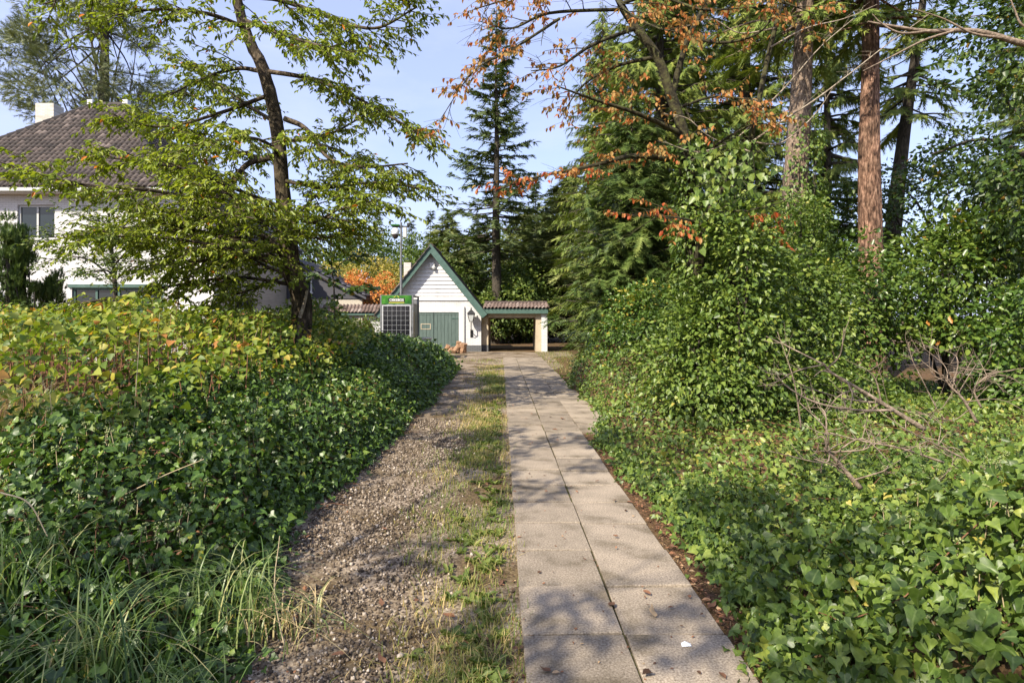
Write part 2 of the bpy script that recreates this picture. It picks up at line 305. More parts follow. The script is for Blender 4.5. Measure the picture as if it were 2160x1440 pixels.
M['maple'] = leafmat('dark_broad_leaf', [(0, (0.018, 0.038, 0.01)), (0.5, (0.036, 0.068, 0.014)), (0.95, (0.08, 0.125, 0.022)), (1, (0.25, 0.15, 0.03))], 0.4, 0.3)
M['rhodo'] = leafmat('leathery_shrub_leaf', [(0, (0.03, 0.065, 0.012)), (0.5, (0.07, 0.12, 0.02)), (0.95, (0.14, 0.19, 0.03)), (1, (0.35, 0.16, 0.04))], 0.35, 0.25, 0.45)
M['bgleaf'] = leafmat('woodland_leaf', [(0, (0.03, 0.06, 0.012)), (0.5, (0.07, 0.115, 0.02)), (1, (0.15, 0.19, 0.035))], 0.55, 0.3)
M['yellowleaf'] = leafmat('yellow_bush_leaf', [(0, (0.1, 0.13, 0.03)), (0.5, (0.3, 0.27, 0.06)), (1, (0.5, 0.4, 0.11))], 0.55, 0.3)
M['orangeleaf'] = leafmat('orange_bush_leaf', [(0, (0.1, 0.13, 0.03)), (0.3, (0.4, 0.24, 0.06)), (0.7, (0.55, 0.22, 0.06)), (1, (0.5, 0.1, 0.035))], 0.55, 0.35, 0.3, (1.2, 1, 0.8))
M['needle'] = leafmat('spruce_needle', [(0, (0.045, 0.07, 0.028)), (0.5, (0.09, 0.13, 0.046)), (1, (0.16, 0.195, 0.075))], 0.6, 0.15, 0.25)
M['yew'] = leafmat('yew_needle', [(0, (0.03, 0.058, 0.015)), (0.5, (0.075, 0.12, 0.026)), (1, (0.155, 0.195, 0.05))], 0.5, 0.15, 0.3)
M['cypress'] = leafmat('hanging_cypress_spray', [(0, (0.06, 0.095, 0.02)), (0.5, (0.13, 0.18, 0.036)), (1, (0.23, 0.26, 0.06))], 0.6, 0.25, 0.25)
M['pine'] = leafmat('pine_needle', [(0, (0.06, 0.08, 0.04)), (0.5, (0.11, 0.135, 0.06)), (1, (0.17, 0.19, 0.085))], 0.6, 0.15, 0.25)
M['palec'] = leafmat('pale_conifer_needle', [(0, (0.065, 0.095, 0.032)), (0.5, (0.13, 0.165, 0.055)), (1, (0.22, 0.24, 0.09))], 0.6, 0.2, 0.25)
M['grass'] = leafmat('grass_blade', [(0, (0.06, 0.1, 0.02)), (0.5, (0.13, 0.17, 0.035)), (0.8, (0.24, 0.22, 0.07)), (1, (0.4, 0.32, 0.15))], 0.5, 0.35)
M['sedge'] = leafmat('sedge_blade', [(0, (0.035, 0.075, 0.02)), (0.5, (0.09, 0.15, 0.04)), (0.85, (0.2, 0.24, 0.09)), (1, (0.42, 0.34, 0.18))], 0.4, 0.3)
M['litter'] = leafmat('fallen_leaf_brown', [(0, (0.055, 0.033, 0.02)), (0.5, (0.13, 0.07, 0.04)), (0.85, (0.24, 0.12, 0.06)), (1, (0.36, 0.27, 0.15))], 0.7, 0.15, 0.25, (1.2, 1, 0.8))

# ================================================================== SETTING
rng = np.random.default_rng(11)
def path_x(y): return 0.10 - 0.0195 * np.asarray(y, float)      # left edge of the slab path
def grid_sheet(name, m, ys, xl, xr, nc, zf, label=None, kind='structure', smooth=True):
    ys = np.asarray(ys); t = np.linspace(0, 1, nc)
    X = xl(ys)[:, None] + (xr(ys) - xl(ys))[:, None] * t; Y = np.repeat(ys[:, None], nc, 1)
    V = np.stack([X, Y, zf(X, Y)], -1).reshape(-1, 3); nr = len(ys)
    i = np.arange(nr - 1)[:, None] * nc; j = np.arange(nc - 1)[None]
    Q = np.stack([i + j, i + j + 1, i + nc + j + 1, i + nc + j], -1).reshape(-1, 4)
    o = link(name, mesh_np(name, V, [Q], m, smooth=smooth)); o['kind'] = kind
    if label: o['label'] = label
    return o
# ground: one sheet reaching the horizon
gx = np.concatenate([[-900, -300, -120, -60], np.linspace(-30, 30, 31), [60, 120, 300, 900]]); gy = np.concatenate([[-900, -200, -60], np.linspace(-20, 60, 33), [90, 160, 400, 900]])
GX, GY = np.meshgrid(gx, gy); nn = len(gx)
V = np.stack([GX, GY, np.where(np.hypot(GX, GY - 10) > 34, 0.12 * wob(GX, GY, 0.2) - 0.1, 0)], -1).reshape(-1, 3)
i = np.arange(len(gy) - 1)[:, None] * nn; j = np.arange(nn - 1)[None]
gnd = link('ground', mesh_np('ground', V, [np.stack([i + j, i + j + 1, i + nn + j + 1, i + nn + j], -1).reshape(-1, 4)], M['soil']))
props(gnd, 'brown woodland soil strewn with leaf litter', kind='structure')
# gravel drive and forecourt
def gxl(y): return -1.62 + 0.34 * (1 - sstep(2.2, 4.2, y)) + 0.1 * wob(y, y * 0.3, 1.2) - 4.6 * sstep(17.5, 21.5, y)
def gxr(y): return path_x(y) + 0.2 + 1.7 * sstep(14, 19, y) + 1.0 * sstep(22.5, 24, y)
drive = grid_sheet('gravel_driveway', M['gravel'], np.linspace(0.6, 26.75, 150), gxl, gxr, 22, lambda x, y: 0.012 + 0.008 * wob(x, y, 5) , 'pale gravel driveway widening into the garage forecourt')
# slab path
path = props(thing('slab_path', 'two and three slab wide concrete garden path', None), kind='structure')
del path['label']; path['label'] = 'straight path of square concrete slabs beside the gravel'
sw, slen, bv = 0.472, 0.489, 0.003
def slab_mesh():
    a, b = sw / 2, slen / 2
    V = [(sx * a, sy * b, -0.06) for sy in (-1, 1) for sx in (-1, 1)] + [(sx * a, sy * b, -bv) for sy in (-1, 1) for sx in (-1, 1)] + [(sx * (a - bv), sy * (b - bv), 0) for sy in (-1, 1) for sx in (-1, 1)]
    Q = []
    for k in (0, 4):
        Q += [(k, k + 1, k + 5, k + 4), (k + 1, k + 3, k + 7, k + 5), (k + 3, k + 2, k + 6, k + 7), (k + 2, k, k + 4, k + 6)]
    Q.append((8, 9, 11, 10))
    return mesh_np('paving_slab', V, [Q], M['concrete'])
# each slab gets its own share of the concrete's stain by its object position (a handful of meshes offset in texture space)
slab_meshes = []
for k in range(7):
    me = slab_mesh(); t = M['concrete'].copy(); tt, N_, L_, b_ = nodes(t)
    mpn = N_.new('ShaderNodeMapping'); mpn.inputs['Location'].default_value = (3.7 * k, 1.9 * k, 0.6 * k)
    con = [n for n in N_ if n.type == 'TEX_COORD'][0]
    for l in [l for l in L_ if l.from_node == con]:
        s_ = l.to_socket; L_.remove(l); L_.new(mpn.outputs['Vector'], s_)
    L_.new(con.outputs['Object'], mpn.inputs['Vector'])
    hs = N_.new('ShaderNodeHueSaturation'); hs.inputs['Value'].default_value = (0.86, 1.08, 0.97, 1.14, 0.78, 1.02, 0.92)[k]
    src = b_.inputs['Base Color'].links[0].from_socket; L_.new(src, hs.inputs['Color']); L_.new(hs.outputs['Color'], b_.inputs['Base Color'])
    me.materials[0] = t; slab_meshes.append(me)
for r in range(-3, 40):
    yc = 2.78 + 0.5 * r + 0.25
    if yc > 22.5: break
    for c in range(3 if yc > 7.6 else 2):
        x = path_x(yc) + 0.24 + 0.478 * c + (0.006 if c else 0) + rng.normal(0, 0.002)
        link('paving_slab', slab_meshes[rng.integers(7)], path, (x, yc + rng.normal(0, 0.004), 0.042 + rng.normal(0, 0.0045)),
             (rng.normal(0, 0.011), rng.normal(0, 0.011), 0.0195 + rng.normal(0, 0.008) + (math.pi if rng.random() < 0.5 else 0)))
g = G()
ys = np.linspace(1.6, 22.4, 80); xm = path_x(ys) + 0.484; hw = 0.003 + 0.004 * np.abs(wob(ys, ys, 3))
V = np.stack([np.stack([xm - hw - 0.012, ys, 0 * ys + 0.012], -1), np.stack([xm, ys, 0 * ys + 0.034 + 0.006 * np.abs(wob(ys, 2 * ys, 8))], -1), np.stack([xm + hw + 0.012, ys, 0 * ys + 0.012], -1)], 1).reshape(-1, 3)
ii = np.arange(79)[:, None] * 3
g.add(V, np.concatenate([np.hstack([ii, ii + 1, ii + 4, ii + 3]), np.hstack([ii + 1, ii + 2, ii + 5, ii + 4])]))
props(g.build('joint_moss', M['moss'], path), kind='stuff')

# pebbles on the drive
PV = np.array([(1, 0, 0), (-1, 0, 0), (0, 1, 0), (0, -1, 0), (0, 0, 1), (0, 0, -1)], float)
L_PEB = (PV + np.array([0, 0.4, 0]), [np.array([(0, 2, 4), (2, 1, 4), (1, 3, 4), (3, 0, 4), (2, 0, 5), (1, 2, 5), (3, 1, 5), (0, 3, 5)])])
n = 29000
py = 1.9 + 7.0 * rng.random(n) ** 1.5; px_ = -1.55 + rng.random(n) * (path_x(py) - 0.28 + 1.55)
keep = (rng.random(n) < 1.0 - 0.85 * sstep(-0.62, -0.3, px_ - path_x(py) + 0.05 * wob(px_, py, 6))) & (px_ > gxl(py) + 0.05) & (wob(px_, py, 2.2) + rng.normal(0, 0.4, n) > -0.45)
px_, py = px_[keep], py[keep]; n = len(px_)
D = np.stack([rng.normal(0, 1, n), rng.normal(0, 1, n), rng.normal(0, 0.2, n)], -1); Nn = np.stack([rng.normal(0, .35, n), rng.normal(0, .35, n), np.ones(n)], -1)
S = np.clip(rng.lognormal(-5.12, 0.42, n), 0.003, 0.015) * (1 + 0.045 * py)
me = leaf_mesh('gravel_pebbles', L_PEB, np.stack([px_, py, 0.014 + S * 0.25], -1), D, Nn, S, M['pebble'], rng=rng, smooth=True)
props(link('gravel_pebbles', me), 'loose pale pebbles covering the driveway', kind='stuff')

# ================================================================== BUILDINGS
def tile_proto(w_, l_, hgt=0.055, n=6):
    x = np.linspace(0, 1, n + 1); z = hgt * (0.5 - 0.5 * np.cos(2 * np.pi * x) - 0.35 * np.sin(2 * np.pi * x)) + 0.01
    top = [(a * w_ * 1.04, 0, b + 0.028) for a, b in zip(x, z)]; back = [(a * w_ * 1.04, l_, b) for a, b in zip(x, z)]; low = [(a * w_ * 1.04, 0.004, b - 0.012) for a, b in zip(x, z)]
    V = top + back + low; m = n + 1
    Q = [(i, i + 1, m + i + 1, m + i) for i in range(n)] + [(2 * m + i, 2 * m + i + 1, i + 1, i) for i in range(n)]
    return np.array(V, float), [np.array(Q)]
def tile_slope(parent, m, o, u, v, ulen, vlen, w_, l_, inside=lambda a, b: True, singles=0, pick=None, name='roof_tile'):
    o, u, v = np.array(o, float), nrm(u), nrm(v); nn_ = np.cross(u, v); pr = tile_proto(w_, l_ * 1.12)
    spots = [(c * w_, r * l_) for r in range(int(vlen / l_)) for c in range(int(ulen / w_) + 1) if inside(c * w_ + w_ / 2, r * l_ + l_ / 2)]
    rg = np.random.default_rng(3); tn = rg.beta(2.2, 2.2, len(spots)); order = list(range(len(spots)))
    if singles:
        order.sort(key=lambda q: pick(o + u * spots[q][0] + v * spots[q][1])); one, rest = order[:singles], order[singles:]
        var = [leaf_mesh('roof_tile', pr, [(0, 0, 0)], [(0, 1, 0)], [(0, 0, 1)], [1], m, np.array([k / 5]), smooth=True) for k in range(6)]
        from mathutils import Matrix
        Mx = Matrix([[u[i], v[i], nn_[i]] for i in range(3)]).to_euler()
        for q in one:
            link(name, var[int(tn[q] * 5.99)], parent, o + u * spots[q][0] + v * spots[q][1] + nn_ * 0.012, Mx)
    else: rest = order
    if rest:
        P = np.array([o + u * spots[q][0] + v * spots[q][1] + nn_ * 0.012 for q in rest])
        e = np.ones((len(P), 1)); me_ = leaf_mesh('roof_tiling', pr, P, e * v, e * nn_, 1.0, m, tn[rest], smooth=True)
        props(link('roof_tiling', me_, parent), kind='stuff')
def ridge(g, a, b, r=0.11, step=0.33):
    a, b = np.array(a, float), np.array(b, float); L = np.linalg.norm(b - a); k = max(1, int(L / step))
    for q in range(k):
        p0 = a + (b - a) * q / k; p1 = a + (b - a) * (q + 1.12) / k
        g.tube([p0, p1], [r * 1.12, r * 0.92], 8)
def window(parent, x0, x1, y, z0, z1, cols=2, fr=0.07, mfr=None, axis='y', trans=None):
    """casement window: frame part with one pane object for each light; set into the wall plane y"""
    mfr = mfr or M['frame_grey']; g = G()
    def B(gg, a0, a1, b0, b1, c0, c1):
        return gg.box(a0, a1, b0, b1, c0, c1) if axis == 'y' else gg.box(b0, b1, a0, a1, c0, c1)
    s = -1 if axis == 'y' else 1
    yo, yi = sorted((y + s * 0.035, y - s * 0.06))
    B(g, x0, x1, yo, yi, z0, z0 + fr); B(g, x0, x1, yo, yi, z1 - fr, z1)
    wd = (x1 - x0 - fr) / cols
    for k in range(cols + 1): B(g, x0 + k * wd, x0 + k * wd + fr, yo, yi, z0 + fr, z1 - fr)
    f = g.build('window', mfr, parent)
    for k in range(cols):
        q = G(); ya, yb = sorted((y - s * 0.0, y - s * 0.015)); B(q, x0 + k * wd + fr, x0 + (k + 1) * wd, ya, yb, z0 + fr, z1 - fr); q.build('pane', M['glass'], f)
    q = G(); ya, yb = sorted((y + s * 0.09, y - s * 0.03)); B(q, x0 - 0.06, x1 + 0.06, ya, yb, z0 - 0.07, z0 - 0.003); q.build('sill', M['white'], f)
    return f

# ---- garage with boarded gable
DG = 26.8; s46 = F / DG
gar = thing('garage', 'white brick garage with steep boarded gable and green double doors', 'garage', (-3.63, DG + 3, 0))
gar.location = (0, 0, 0)
PX, PZ = -3.63, 4.73; K = 1.25                                  # ridge, slope rise per metre
def hw_at(z): return (PZ - 0.24 - z) / K
g = G(); x0, x1 = -5.86, -1.40; dx0, dx1, dz = -4.69, -2.41, 1.80; yw0, yw1 = DG, DG + 0.22
g.prism([(dx1, 0.30), (x1, 0.30), (x1, 1.74), (PX + hw_at(2.36), 2.36), (dx1, 2.36)], 'y', yw0, yw1)
g.prism([(x0, 0.30), (dx0, 0.30), (dx0, 2.36), (PX - hw_at(2.36), 2.36), (x0, 1.74)], 'y', yw0, yw1)
g.box(dx0 + .002, dx1 - .002, yw0, yw1, dz + 0.02, 2.36)
g.box(x0, x0 + 0.2, yw1, DG + 2.6, 0.3, 1.74); g.box(x1 - 0.2, x1, yw1, DG + 2.6, 0.3, 1.74); g.box(x0, x1, DG + 2.6, DG + 2.8, 0.3, 1.74)
g.build('wall', M['white_brick'], gar)
G().box(dx1 + 0.22, x1 + 0.012, yw0 - 0.015, yw1, 0, 0.30).box(x1 - 0.2, x1 + 0.012, yw1, DG + 2.6, 0, 0.3).build('plinth', M['grey_brick'], gar)
G().box(x0 - 0.012, dx0 - 0.22, yw0 - 0.015, yw1, 0, 0.30).box(x0, x0 + 0.2, yw1, DG + 2.6, 0, 0.3).build('plinth', M['grey_brick'], gar)
gb = G().prism([(PX - hw_at(2.36) - .05, 2.36), (PX + hw_at(2.36) + .05, 2.36), (PX, PZ - 0.16)], 'y', yw0 + 0.04, yw1).build('gable_backing', M['white'], gar)
z = 2.36; k = 0
while z < PZ - 0.45:
    zt = min(z + 0.173, PZ - 0.3); a, b = hw_at(z) + 0.08, max(hw_at(zt) + 0.08, 0.02); g = G()
    V = [(PX - a, yw0 - 0.035, z), (PX + a, yw0 - 0.035, z), (PX + b, yw0 + 0.012, zt), (PX - b, yw0 + 0.012, zt), (PX - a, yw0 + 0.03, z), (PX + a, yw0 + 0.03, z), (PX + b, yw0 + 0.03, zt), (PX - b, yw0 + 0.03, zt)]
    g.add(V, [(0, 1, 2, 3), (4, 7, 6, 5), (0, 4, 5, 1), (1, 5, 6, 2), (2, 6, 7, 3), (3, 7, 4, 0)]); g.build('board', M['white'], gar); z = zt + 0.001
G().box(PX - hw_at(2.36) - 0.12, PX + hw_at(2.36) + 0.12, yw0 - 0.05, yw0 - 0.002, 2.325, 2.357).build('drip_rail', M['frame_grey'], gar)
# door frame, leaves, hinges
g = G(); g.box(dx0 - 0.2, dx0, yw0 - 0.03, yw0 + 0.1, 0, dz + 0.16); g.box(dx1, dx1 + 0.2, yw0 - 0.03, yw0 + 0.1, 0, dz + 0.16); g.box(dx0, dx1, yw0 - 0.03, yw0 + 0.1, dz, dz + 0.16); g.build('door_frame', M['white'], gar)
for k in range(2):
    xa = dx0 + k * (dx1 - dx0) / 2; wl = (dx1 - dx0) / 2
    lf = G().box(xa + 0.01, xa + wl - 0.01, yw0 + 0.05, yw0 + 0.09, 0.03, dz - 0.01).build('door_leaf', M['greentrim'], gar)
    nb = 7; bw = (wl - 0.02) / nb
    for q in range(nb): G().box(xa + 0.01 + q * bw + 0.006, xa + 0.01 + (q + 1) * bw - 0.006, yw0 + 0.012 + 0.004 * (q % 2), yw0 + 0.052, 0.05, dz - 0.11).build('plank', M['green'], lf)
    G().box(xa + 0.012, xa + wl - 0.012, yw0 + 0.002, yw0 + 0.052, dz - 0.105, dz - 0.015).build('top_rail', M['green'], lf)
    for zz in (0.35, 1.5):
        hx = xa + 0.005 if k == 0 else xa + wl - 0.005
        G().box(min(hx, hx + (0.34 if k == 0 else -0.34)), max(hx, hx + (0.34 if k == 0 else -0.34)), yw0 - 0.004, yw0 + 0.008, zz, zz + 0.045).build('hinge', M['greentrim'], lf)
g = G(); g.box(dx0 + 0.55, dx0 + 1.0, yw0 + 0.004, yw0 + 0.010, 1.02, 1.05); g.box(dx0 + 0.55, dx0 + 1.0, yw0 + 0.004, yw0 + 0.010, 1.25, 1.28)
g.box(dx0 + 0.55, dx0 + 0.58, yw0 + 0.004, yw0 + 0.010, 1.05, 1.25); g.box(dx0 + 0.97, dx0 + 1.0, yw0 + 0.004, yw0 + 0.010, 1.05, 1.25); g.build('pale_outline_mark', M['beige'], gar)
G().bar((-2.17, yw0 - 0.05, 0.05), (-2.17, yw0 - 0.05, 2.05), 0.03, n=8).build('downpipe', M['frame_grey'], gar)
# roof
sl_ = math.hypot(1, K); e = 2.46; nx, nz_ = K / sl_, 1 / sl_
rf = G()
for sgn in (-1, 1):
    p = [(PX, PZ - 0.02), (PX + sgn * e, PZ - 0.02 - K * e), (PX + sgn * (e - nx * 0.12), PZ - 0.02 - K * e - nz_ * 0.12), (PX, PZ - 0.02 - 0.12 * sl_)]
    rf.prism(p if sgn > 0 else p[::-1], 'y', DG - 0.40, DG + 3.0)
rfo = rf.build('roof', M['roofbase'], gar)
for sgn in (-1, 1):
    g = G(); p = [(PX, PZ + 0.12), (PX + sgn * (e + 0.06), PZ + 0.12 - K * (e + 0.06)), (PX + sgn * (e - 0.15), PZ - 0.2 - K * (e - 0.06)), (PX, PZ - 0.30)]
    g.prism(p if sgn > 0 else p[::-1], 'y', DG - 0.45, DG - 0.402); g.build('bargeboard', M['greentrim'], gar)
    g = G(); p = [(PX, PZ - 0.175), (PX + sgn * (e - 0.09), PZ - 0.175 - K * (e - 0.09)), (PX + sgn * (e - 0.11), PZ - 0.20 - K * (e - 0.09)), (PX, PZ - 0.21)]
    g.prism(p if sgn > 0 else p[::-1], 'y', DG - 0.395, DG - 0.04); g.build('soffit', M['frame_grey'], gar)
    tile_slope(rfo, M['tile'], (PX + sgn * e, DG - 0.42 if sgn > 0 else DG + 3.0, PZ - 0.02 - K * e), (0, sgn, 0), (-sgn, 0, K), 3.4, e * sl_, 0.22, 0.3)
g = G(); ridge(g, (PX, DG - 0.4, PZ + 0.03), (PX, DG + 3.0, PZ + 0.03)); g.build('ridge_tiles', M['roofbase'], rfo)
G().box(-5.24, -4.9, 28.6, 28.95, 2.2, 4.22).build('chimney', M['old_brick'], rfo)
lp = G().box(-3.72, -3.5, yw0 - 0.16, yw0 - 0.06, 3.8, 4.03).build('gable_lamp', M['white'], gar)
G().lathe([(0.0, -0.11), (0.07, -0.11), (0.085, -0.04), (0.05, 0)], (-3.52, yw0 - 0.13, 3.86), 10).build('lamp_bowl', M['frame_grey'], lp)
# wall lantern
def lantern(parent, x, y, z, s, glass='lampglass'):
    """four sided tapering lantern, base at z"""
    def ring(h, r): return [(x - r * s, y - r * s, z + h * s), (x + r * s, y - r * s, z + h * s), (x + r * s, y + r * s, z + h * s), (x - r * s, y + r * s, z + h * s)]
    b0, b1 = ring(0, 0.10), ring(0.46, 0.2)
    g = G()
    for i in range(4):
        g.bar(b0[i], b1[i], 0.017 * s, n=4); g.bar(b0[i], b0[(i + 1) % 4], 0.02 * s, n=4); g.bar(b1[i], b1[(i + 1) % 4], 0.022 * s, n=4)
    g.build('lantern_frame', M['black'], parent)
    V = ring(0.46, 0.25) + ring(0.66, 0.09); q = G().add(V, [(0, 1, 5, 4), (1, 2, 6, 5), (2, 3, 7, 6), (3, 0, 4, 7), (4, 5, 6, 7), (0, 3, 2, 1)])
    q.lathe([(0.06 * s, 0.66 * s), (0.03 * s, 0.74 * s), (0.045 * s, 0.78 * s), (0.0, 0.86 * s)], (x, y, z), 6); q.build('lantern_roof', M['black'], parent)
    for i in range(4):
        a, b, c, d = [np.array(v) * 0.97 + np.array([x, y, z + 0.23 * s]) * 0.03 for v in (b0[i], b0[(i + 1) % 4], b1[(i + 1) % 4], b1[i])]
        G().add([a, b, c, d], [(0, 1, 2, 3)]).build('glass_pane', M[glass], parent)
wl_ = thing('wall_lantern', 'black iron wall lantern on scrolled bracket beside green garage doors', 'lantern')
lantern(wl_, -1.83, DG - 0.32, 1.38, 0.75)
g = G(); g.tube(spline([(-1.83, DG - 0.32, 1.36), (-1.83, DG - 0.33, 1.1), (-1.83, DG - 0.24, 0.98), (-1.83, DG - 0.02, 0.9)]), 0.022, 6); g.tube(spline([(-1.83, DG - 0.02, 0.72), (-1.83, DG - 0.2, 0.86), (-1.83, DG - 0.3, 1.05)]), 0.015, 5); g.box(-1.89, -1.77, DG - 0.025, DG - 0.002, 0.66, 1.0)
g.build('bracket', M['black'], wl_)

# ---- carport
cpt = thing('carport', 'open carport with red pantile roof and green fascia beside garage', 'carport')
G().box(1.08, 1.33, DG + 0.05, DG + 3.4, 0, 1.9).build('wall', M['beige'], cpt); G().box(-1.385, -1.09, DG + 0.3, DG + 3.4, 0.3, 1.9).build('wall', M['beige'], cpt)
G().box(-1.386, -1.088, DG + 0.3, DG + 3.4, 0, 0.298).build('plinth', M['grey_brick'], cpt)
g = G(); g.box(1.333, 1.6, DG - 0.05, DG + 0.6, 0, 1.72); g.build('end_pier', M['white_brick'], cpt)
G().box(-1.09, 1.08, DG + 0.1, DG + 0.35, 1.55, 1.9).build('beam', M['beige'], cpt); G().box(-1.09, 1.08, DG + 3.1, DG + 3.4, 1.5, 1.9).build('beam', M['beige'], cpt)
G().box(-1.09, 1.08, DG + 0.352, DG + 3.098, 1.80, 1.9).build('ceiling', M['beige'], cpt)
G().box(-1.30, 1.62, DG - 0.2, DG + 0.05, 1.735, 1.95).build('fascia', M['greentrim'], cpt)
cr_ = G().prism([(DG - 0.2, 1.955), (DG + 1.3, 2.22), (DG + 3.6, 1.955)], 'x', -1.3, 1.62).build('roof', M['roofbase'], cpt)
tile_slope(cr_, M['tile_red'], (-1.3, DG - 0.28, 1.97), (1, 0, 0), (0, 1.5, 0.265), 2.9, 1.55, 0.165, 0.26)
g = G(); ridge(g, (-1.3, DG + 1.3, 2.26), (1.62, DG + 1.3, 2.26), 0.08, 0.3); g.build('ridge_tiles', M['tile_red'], cr_)

# ---- garden wall with arch, left of the garage
gw = thing('garden_wall', 'white garden wall with round arch and tiled coping beside garage', 'wall')
g = G(); ax0, ax1, az = -7.55, -6.27, 0.9; rr_ = (ax1 - ax0) / 2; axm = (ax0 + ax1) / 2
g.box(-9.6, ax0, DG + 0.1, DG + 0.35, 0, 1.74); g.box(ax1, -5.875, DG + 0.1, DG + 0.35, 0, 1.74)
th = np.linspace(0, math.pi, 13)
for a, b in zip(th[:-1], th[1:]):
    xa, za, xb, zb = axm + rr_ * math.cos(a), az + rr_ * math.sin(a), axm + rr_ * math.cos(b), az + rr_ * math.sin(b)
    g.prism([(xb, zb), (xa, za), (xa, 1.74), (xb, 1.74)], 'y', DG + 0.1, DG + 0.35)
g.build('wall_face', M['white_brick'], gw)
cp_ = G().prism([(DG - 0.15, 1.76), (DG + 0.25, 2.1), (DG + 0.65, 1.76)], 'x', -9.6, -5.9).build('coping', M['roofbase'], gw)
tile_slope(cp_, M['tile_red'], (-9.6, DG - 0.2, 1.76), (1, 0, 0), (0, 0.45, 0.36), 3.6, 0.56, 0.165, 0.27)
G().box(-9.6, -5.9, DG - 0.17, DG - 0.12, 1.66, 1.757).build('fascia', M['greentrim'], gw)

# ---- surveillance mast on a solar powered cabinet
DK = 20.7
kx0, kx1, kyb, kz = -4.62, -3.46, DK + 1.32, 2.34
km = thing('surveillance_cabinet', 'solar panel clad surveillance cabinet with green sign and camera mast', 'cabinet')
g = G()
for x in (kx0, kx1 - 0.06):
    for y in (DK, kyb - 0.06): g.box(x, x + 0.06, y, y + 0.06, 0, kz)
for z in (0.12, kz - 0.06):
    g.box(kx0 + .06, kx1 - .06, DK + .002, DK + 0.058, z, z + 0.06); g.box(kx0 + .06, kx1 - .06, kyb - 0.058, kyb - .002, z, z + 0.06)
    g.box(kx0 + .002, kx0 + 0.058, DK + .06, kyb - .06, z, z + 0.06); g.box(kx1 - 0.058, kx1 - .002, DK + .06, kyb - .06, z, z + 0.06)
g.build('frame', M['galv'], km)
G().box(kx1 - 0.05, kx1 - 0.03, DK + 0.07, kyb - 0.07, 0.2, kz - 0.3).build('side_panel', M['signdark'], km)
G().box(kx1 - 0.028, kx1 - 0.012, DK + 0.12, DK + 0.34, 0.2, 1.75).build('side_strip', M['straw'], km)
G().box(kx0 + 0.06, kx1 - 0.06, kyb - 0.05, kyb - 0.03, 0.2, kz - 0.1).build('rear_panel', M['galv'], km)
sg = G().box(kx0 + 0.05, kx1 - 0.06, DK - 0.02, DK - 0.004, 2.025, 2.325).build('sign_board', M['sign'], km)
G().box(-4.33, -3.75, DK - 0.026, DK - 0.021, 2.09, 2.235).build('name_plate', M['signdark'], sg)
fc = bpy.data.curves.new('lettering', 'FONT'); fc.body = 'CIEKEBOS'; fc.size = 0.112; fc.extrude = 0.001; fc.offset = 0.0015; fc.align_x = 'CENTER'; fc.materials.append(M['signwhite'])
fo = link('lettering_curve', fc); me = bpy.data.meshes.new_from_object(fo); bpy.data.objects.remove(fo)
link('lettering', me, sg, (-4.04, DK - 0.029, 2.127), (R(90), 0, 0))
G().box(-4.31, -3.77, DK - 0.027, DK - 0.021, 2.062, 2.085).build('tag_line', M['signyellow'], sg)
g = G(); a = np.linspace(0.1, math.pi - 0.1, 9); g.tube(np.stack([-4.04 + 0.085 * np.cos(a), 0 * a + DK - 0.023, 2.235 + 0.06 * np.sin(a)], -1), 0.011, 4); g.build('leaf_emblem', M['signyellow'], sg)
pn = G().box(kx0 + 0.08, kx1 - 0.09, DK - 0.03, DK - 0.002, 0.24, 1.985).build('solar_panel', M['busbar'], km)
cw = (kx1 - kx0 - 0.17 - 0.05) / 6; ch = (1.745 - 0.05) / 10
cell = G().box(0.005, cw - 0.004, -0.004, 0, 0.005, ch - 0.004).mesh('solar_cell', M['cell'])
for r in range(10):
    for c in range(6): link('solar_cell', cell, pn, (kx0 + 0.105 + c * cw, DK - 0.031, 0.265 + r * ch))
mx_ = -4.0; my = DK + 0.62
ms_ = G().bar((mx_, my, kz), (mx_, my, 3.4), 0.05, n=10).bar((mx_, my, 3.4), (mx_, my, 4.98), 0.036, n=10).bar((mx_, my, 3.36), (mx_, my, 3.44), 0.065, n=10).build('mast', M['galv'], km)
G().box(mx_ - 0.32, mx_ + 0.28, my - 0.025, my + 0.025, 4.80, 4.85).build('cross_arm', M['black'], ms_)
G().box(mx_ - 0.36, mx_ - 0.06, my - 0.1, my + 0.1, 4.852, 4.90).build('beacon_lamp', M['sign'], ms_)
G().lathe([(0.0, 0.0), (0.09, -0.01), (0.13, -0.1), (0.135, -0.22), (0.12, -0.24), (0, -0.24)], (mx_ - 0.21, my, 4.78), 14).build('camera_hood', M['dome'], ms_, True)
G().lathe([(0.115, -0.24), (0.105, -0.32), (0.06, -0.385), (0, -0.4)], (mx_ - 0.21, my, 4.78), 14).build('camera_dome', M['lens'], ms_, True)
G().box(mx_ + 0.08, mx_ + 0.2, my - 0.07, my + 0.07, 4.44, 4.795).build('radio_box', M['frame_grey'], ms_)
G().box(mx_ + 0.22, mx_ + 0.32, my - 0.06, my + 0.06, 4.855, 4.95).build('speaker_horn', M['black'], ms_)

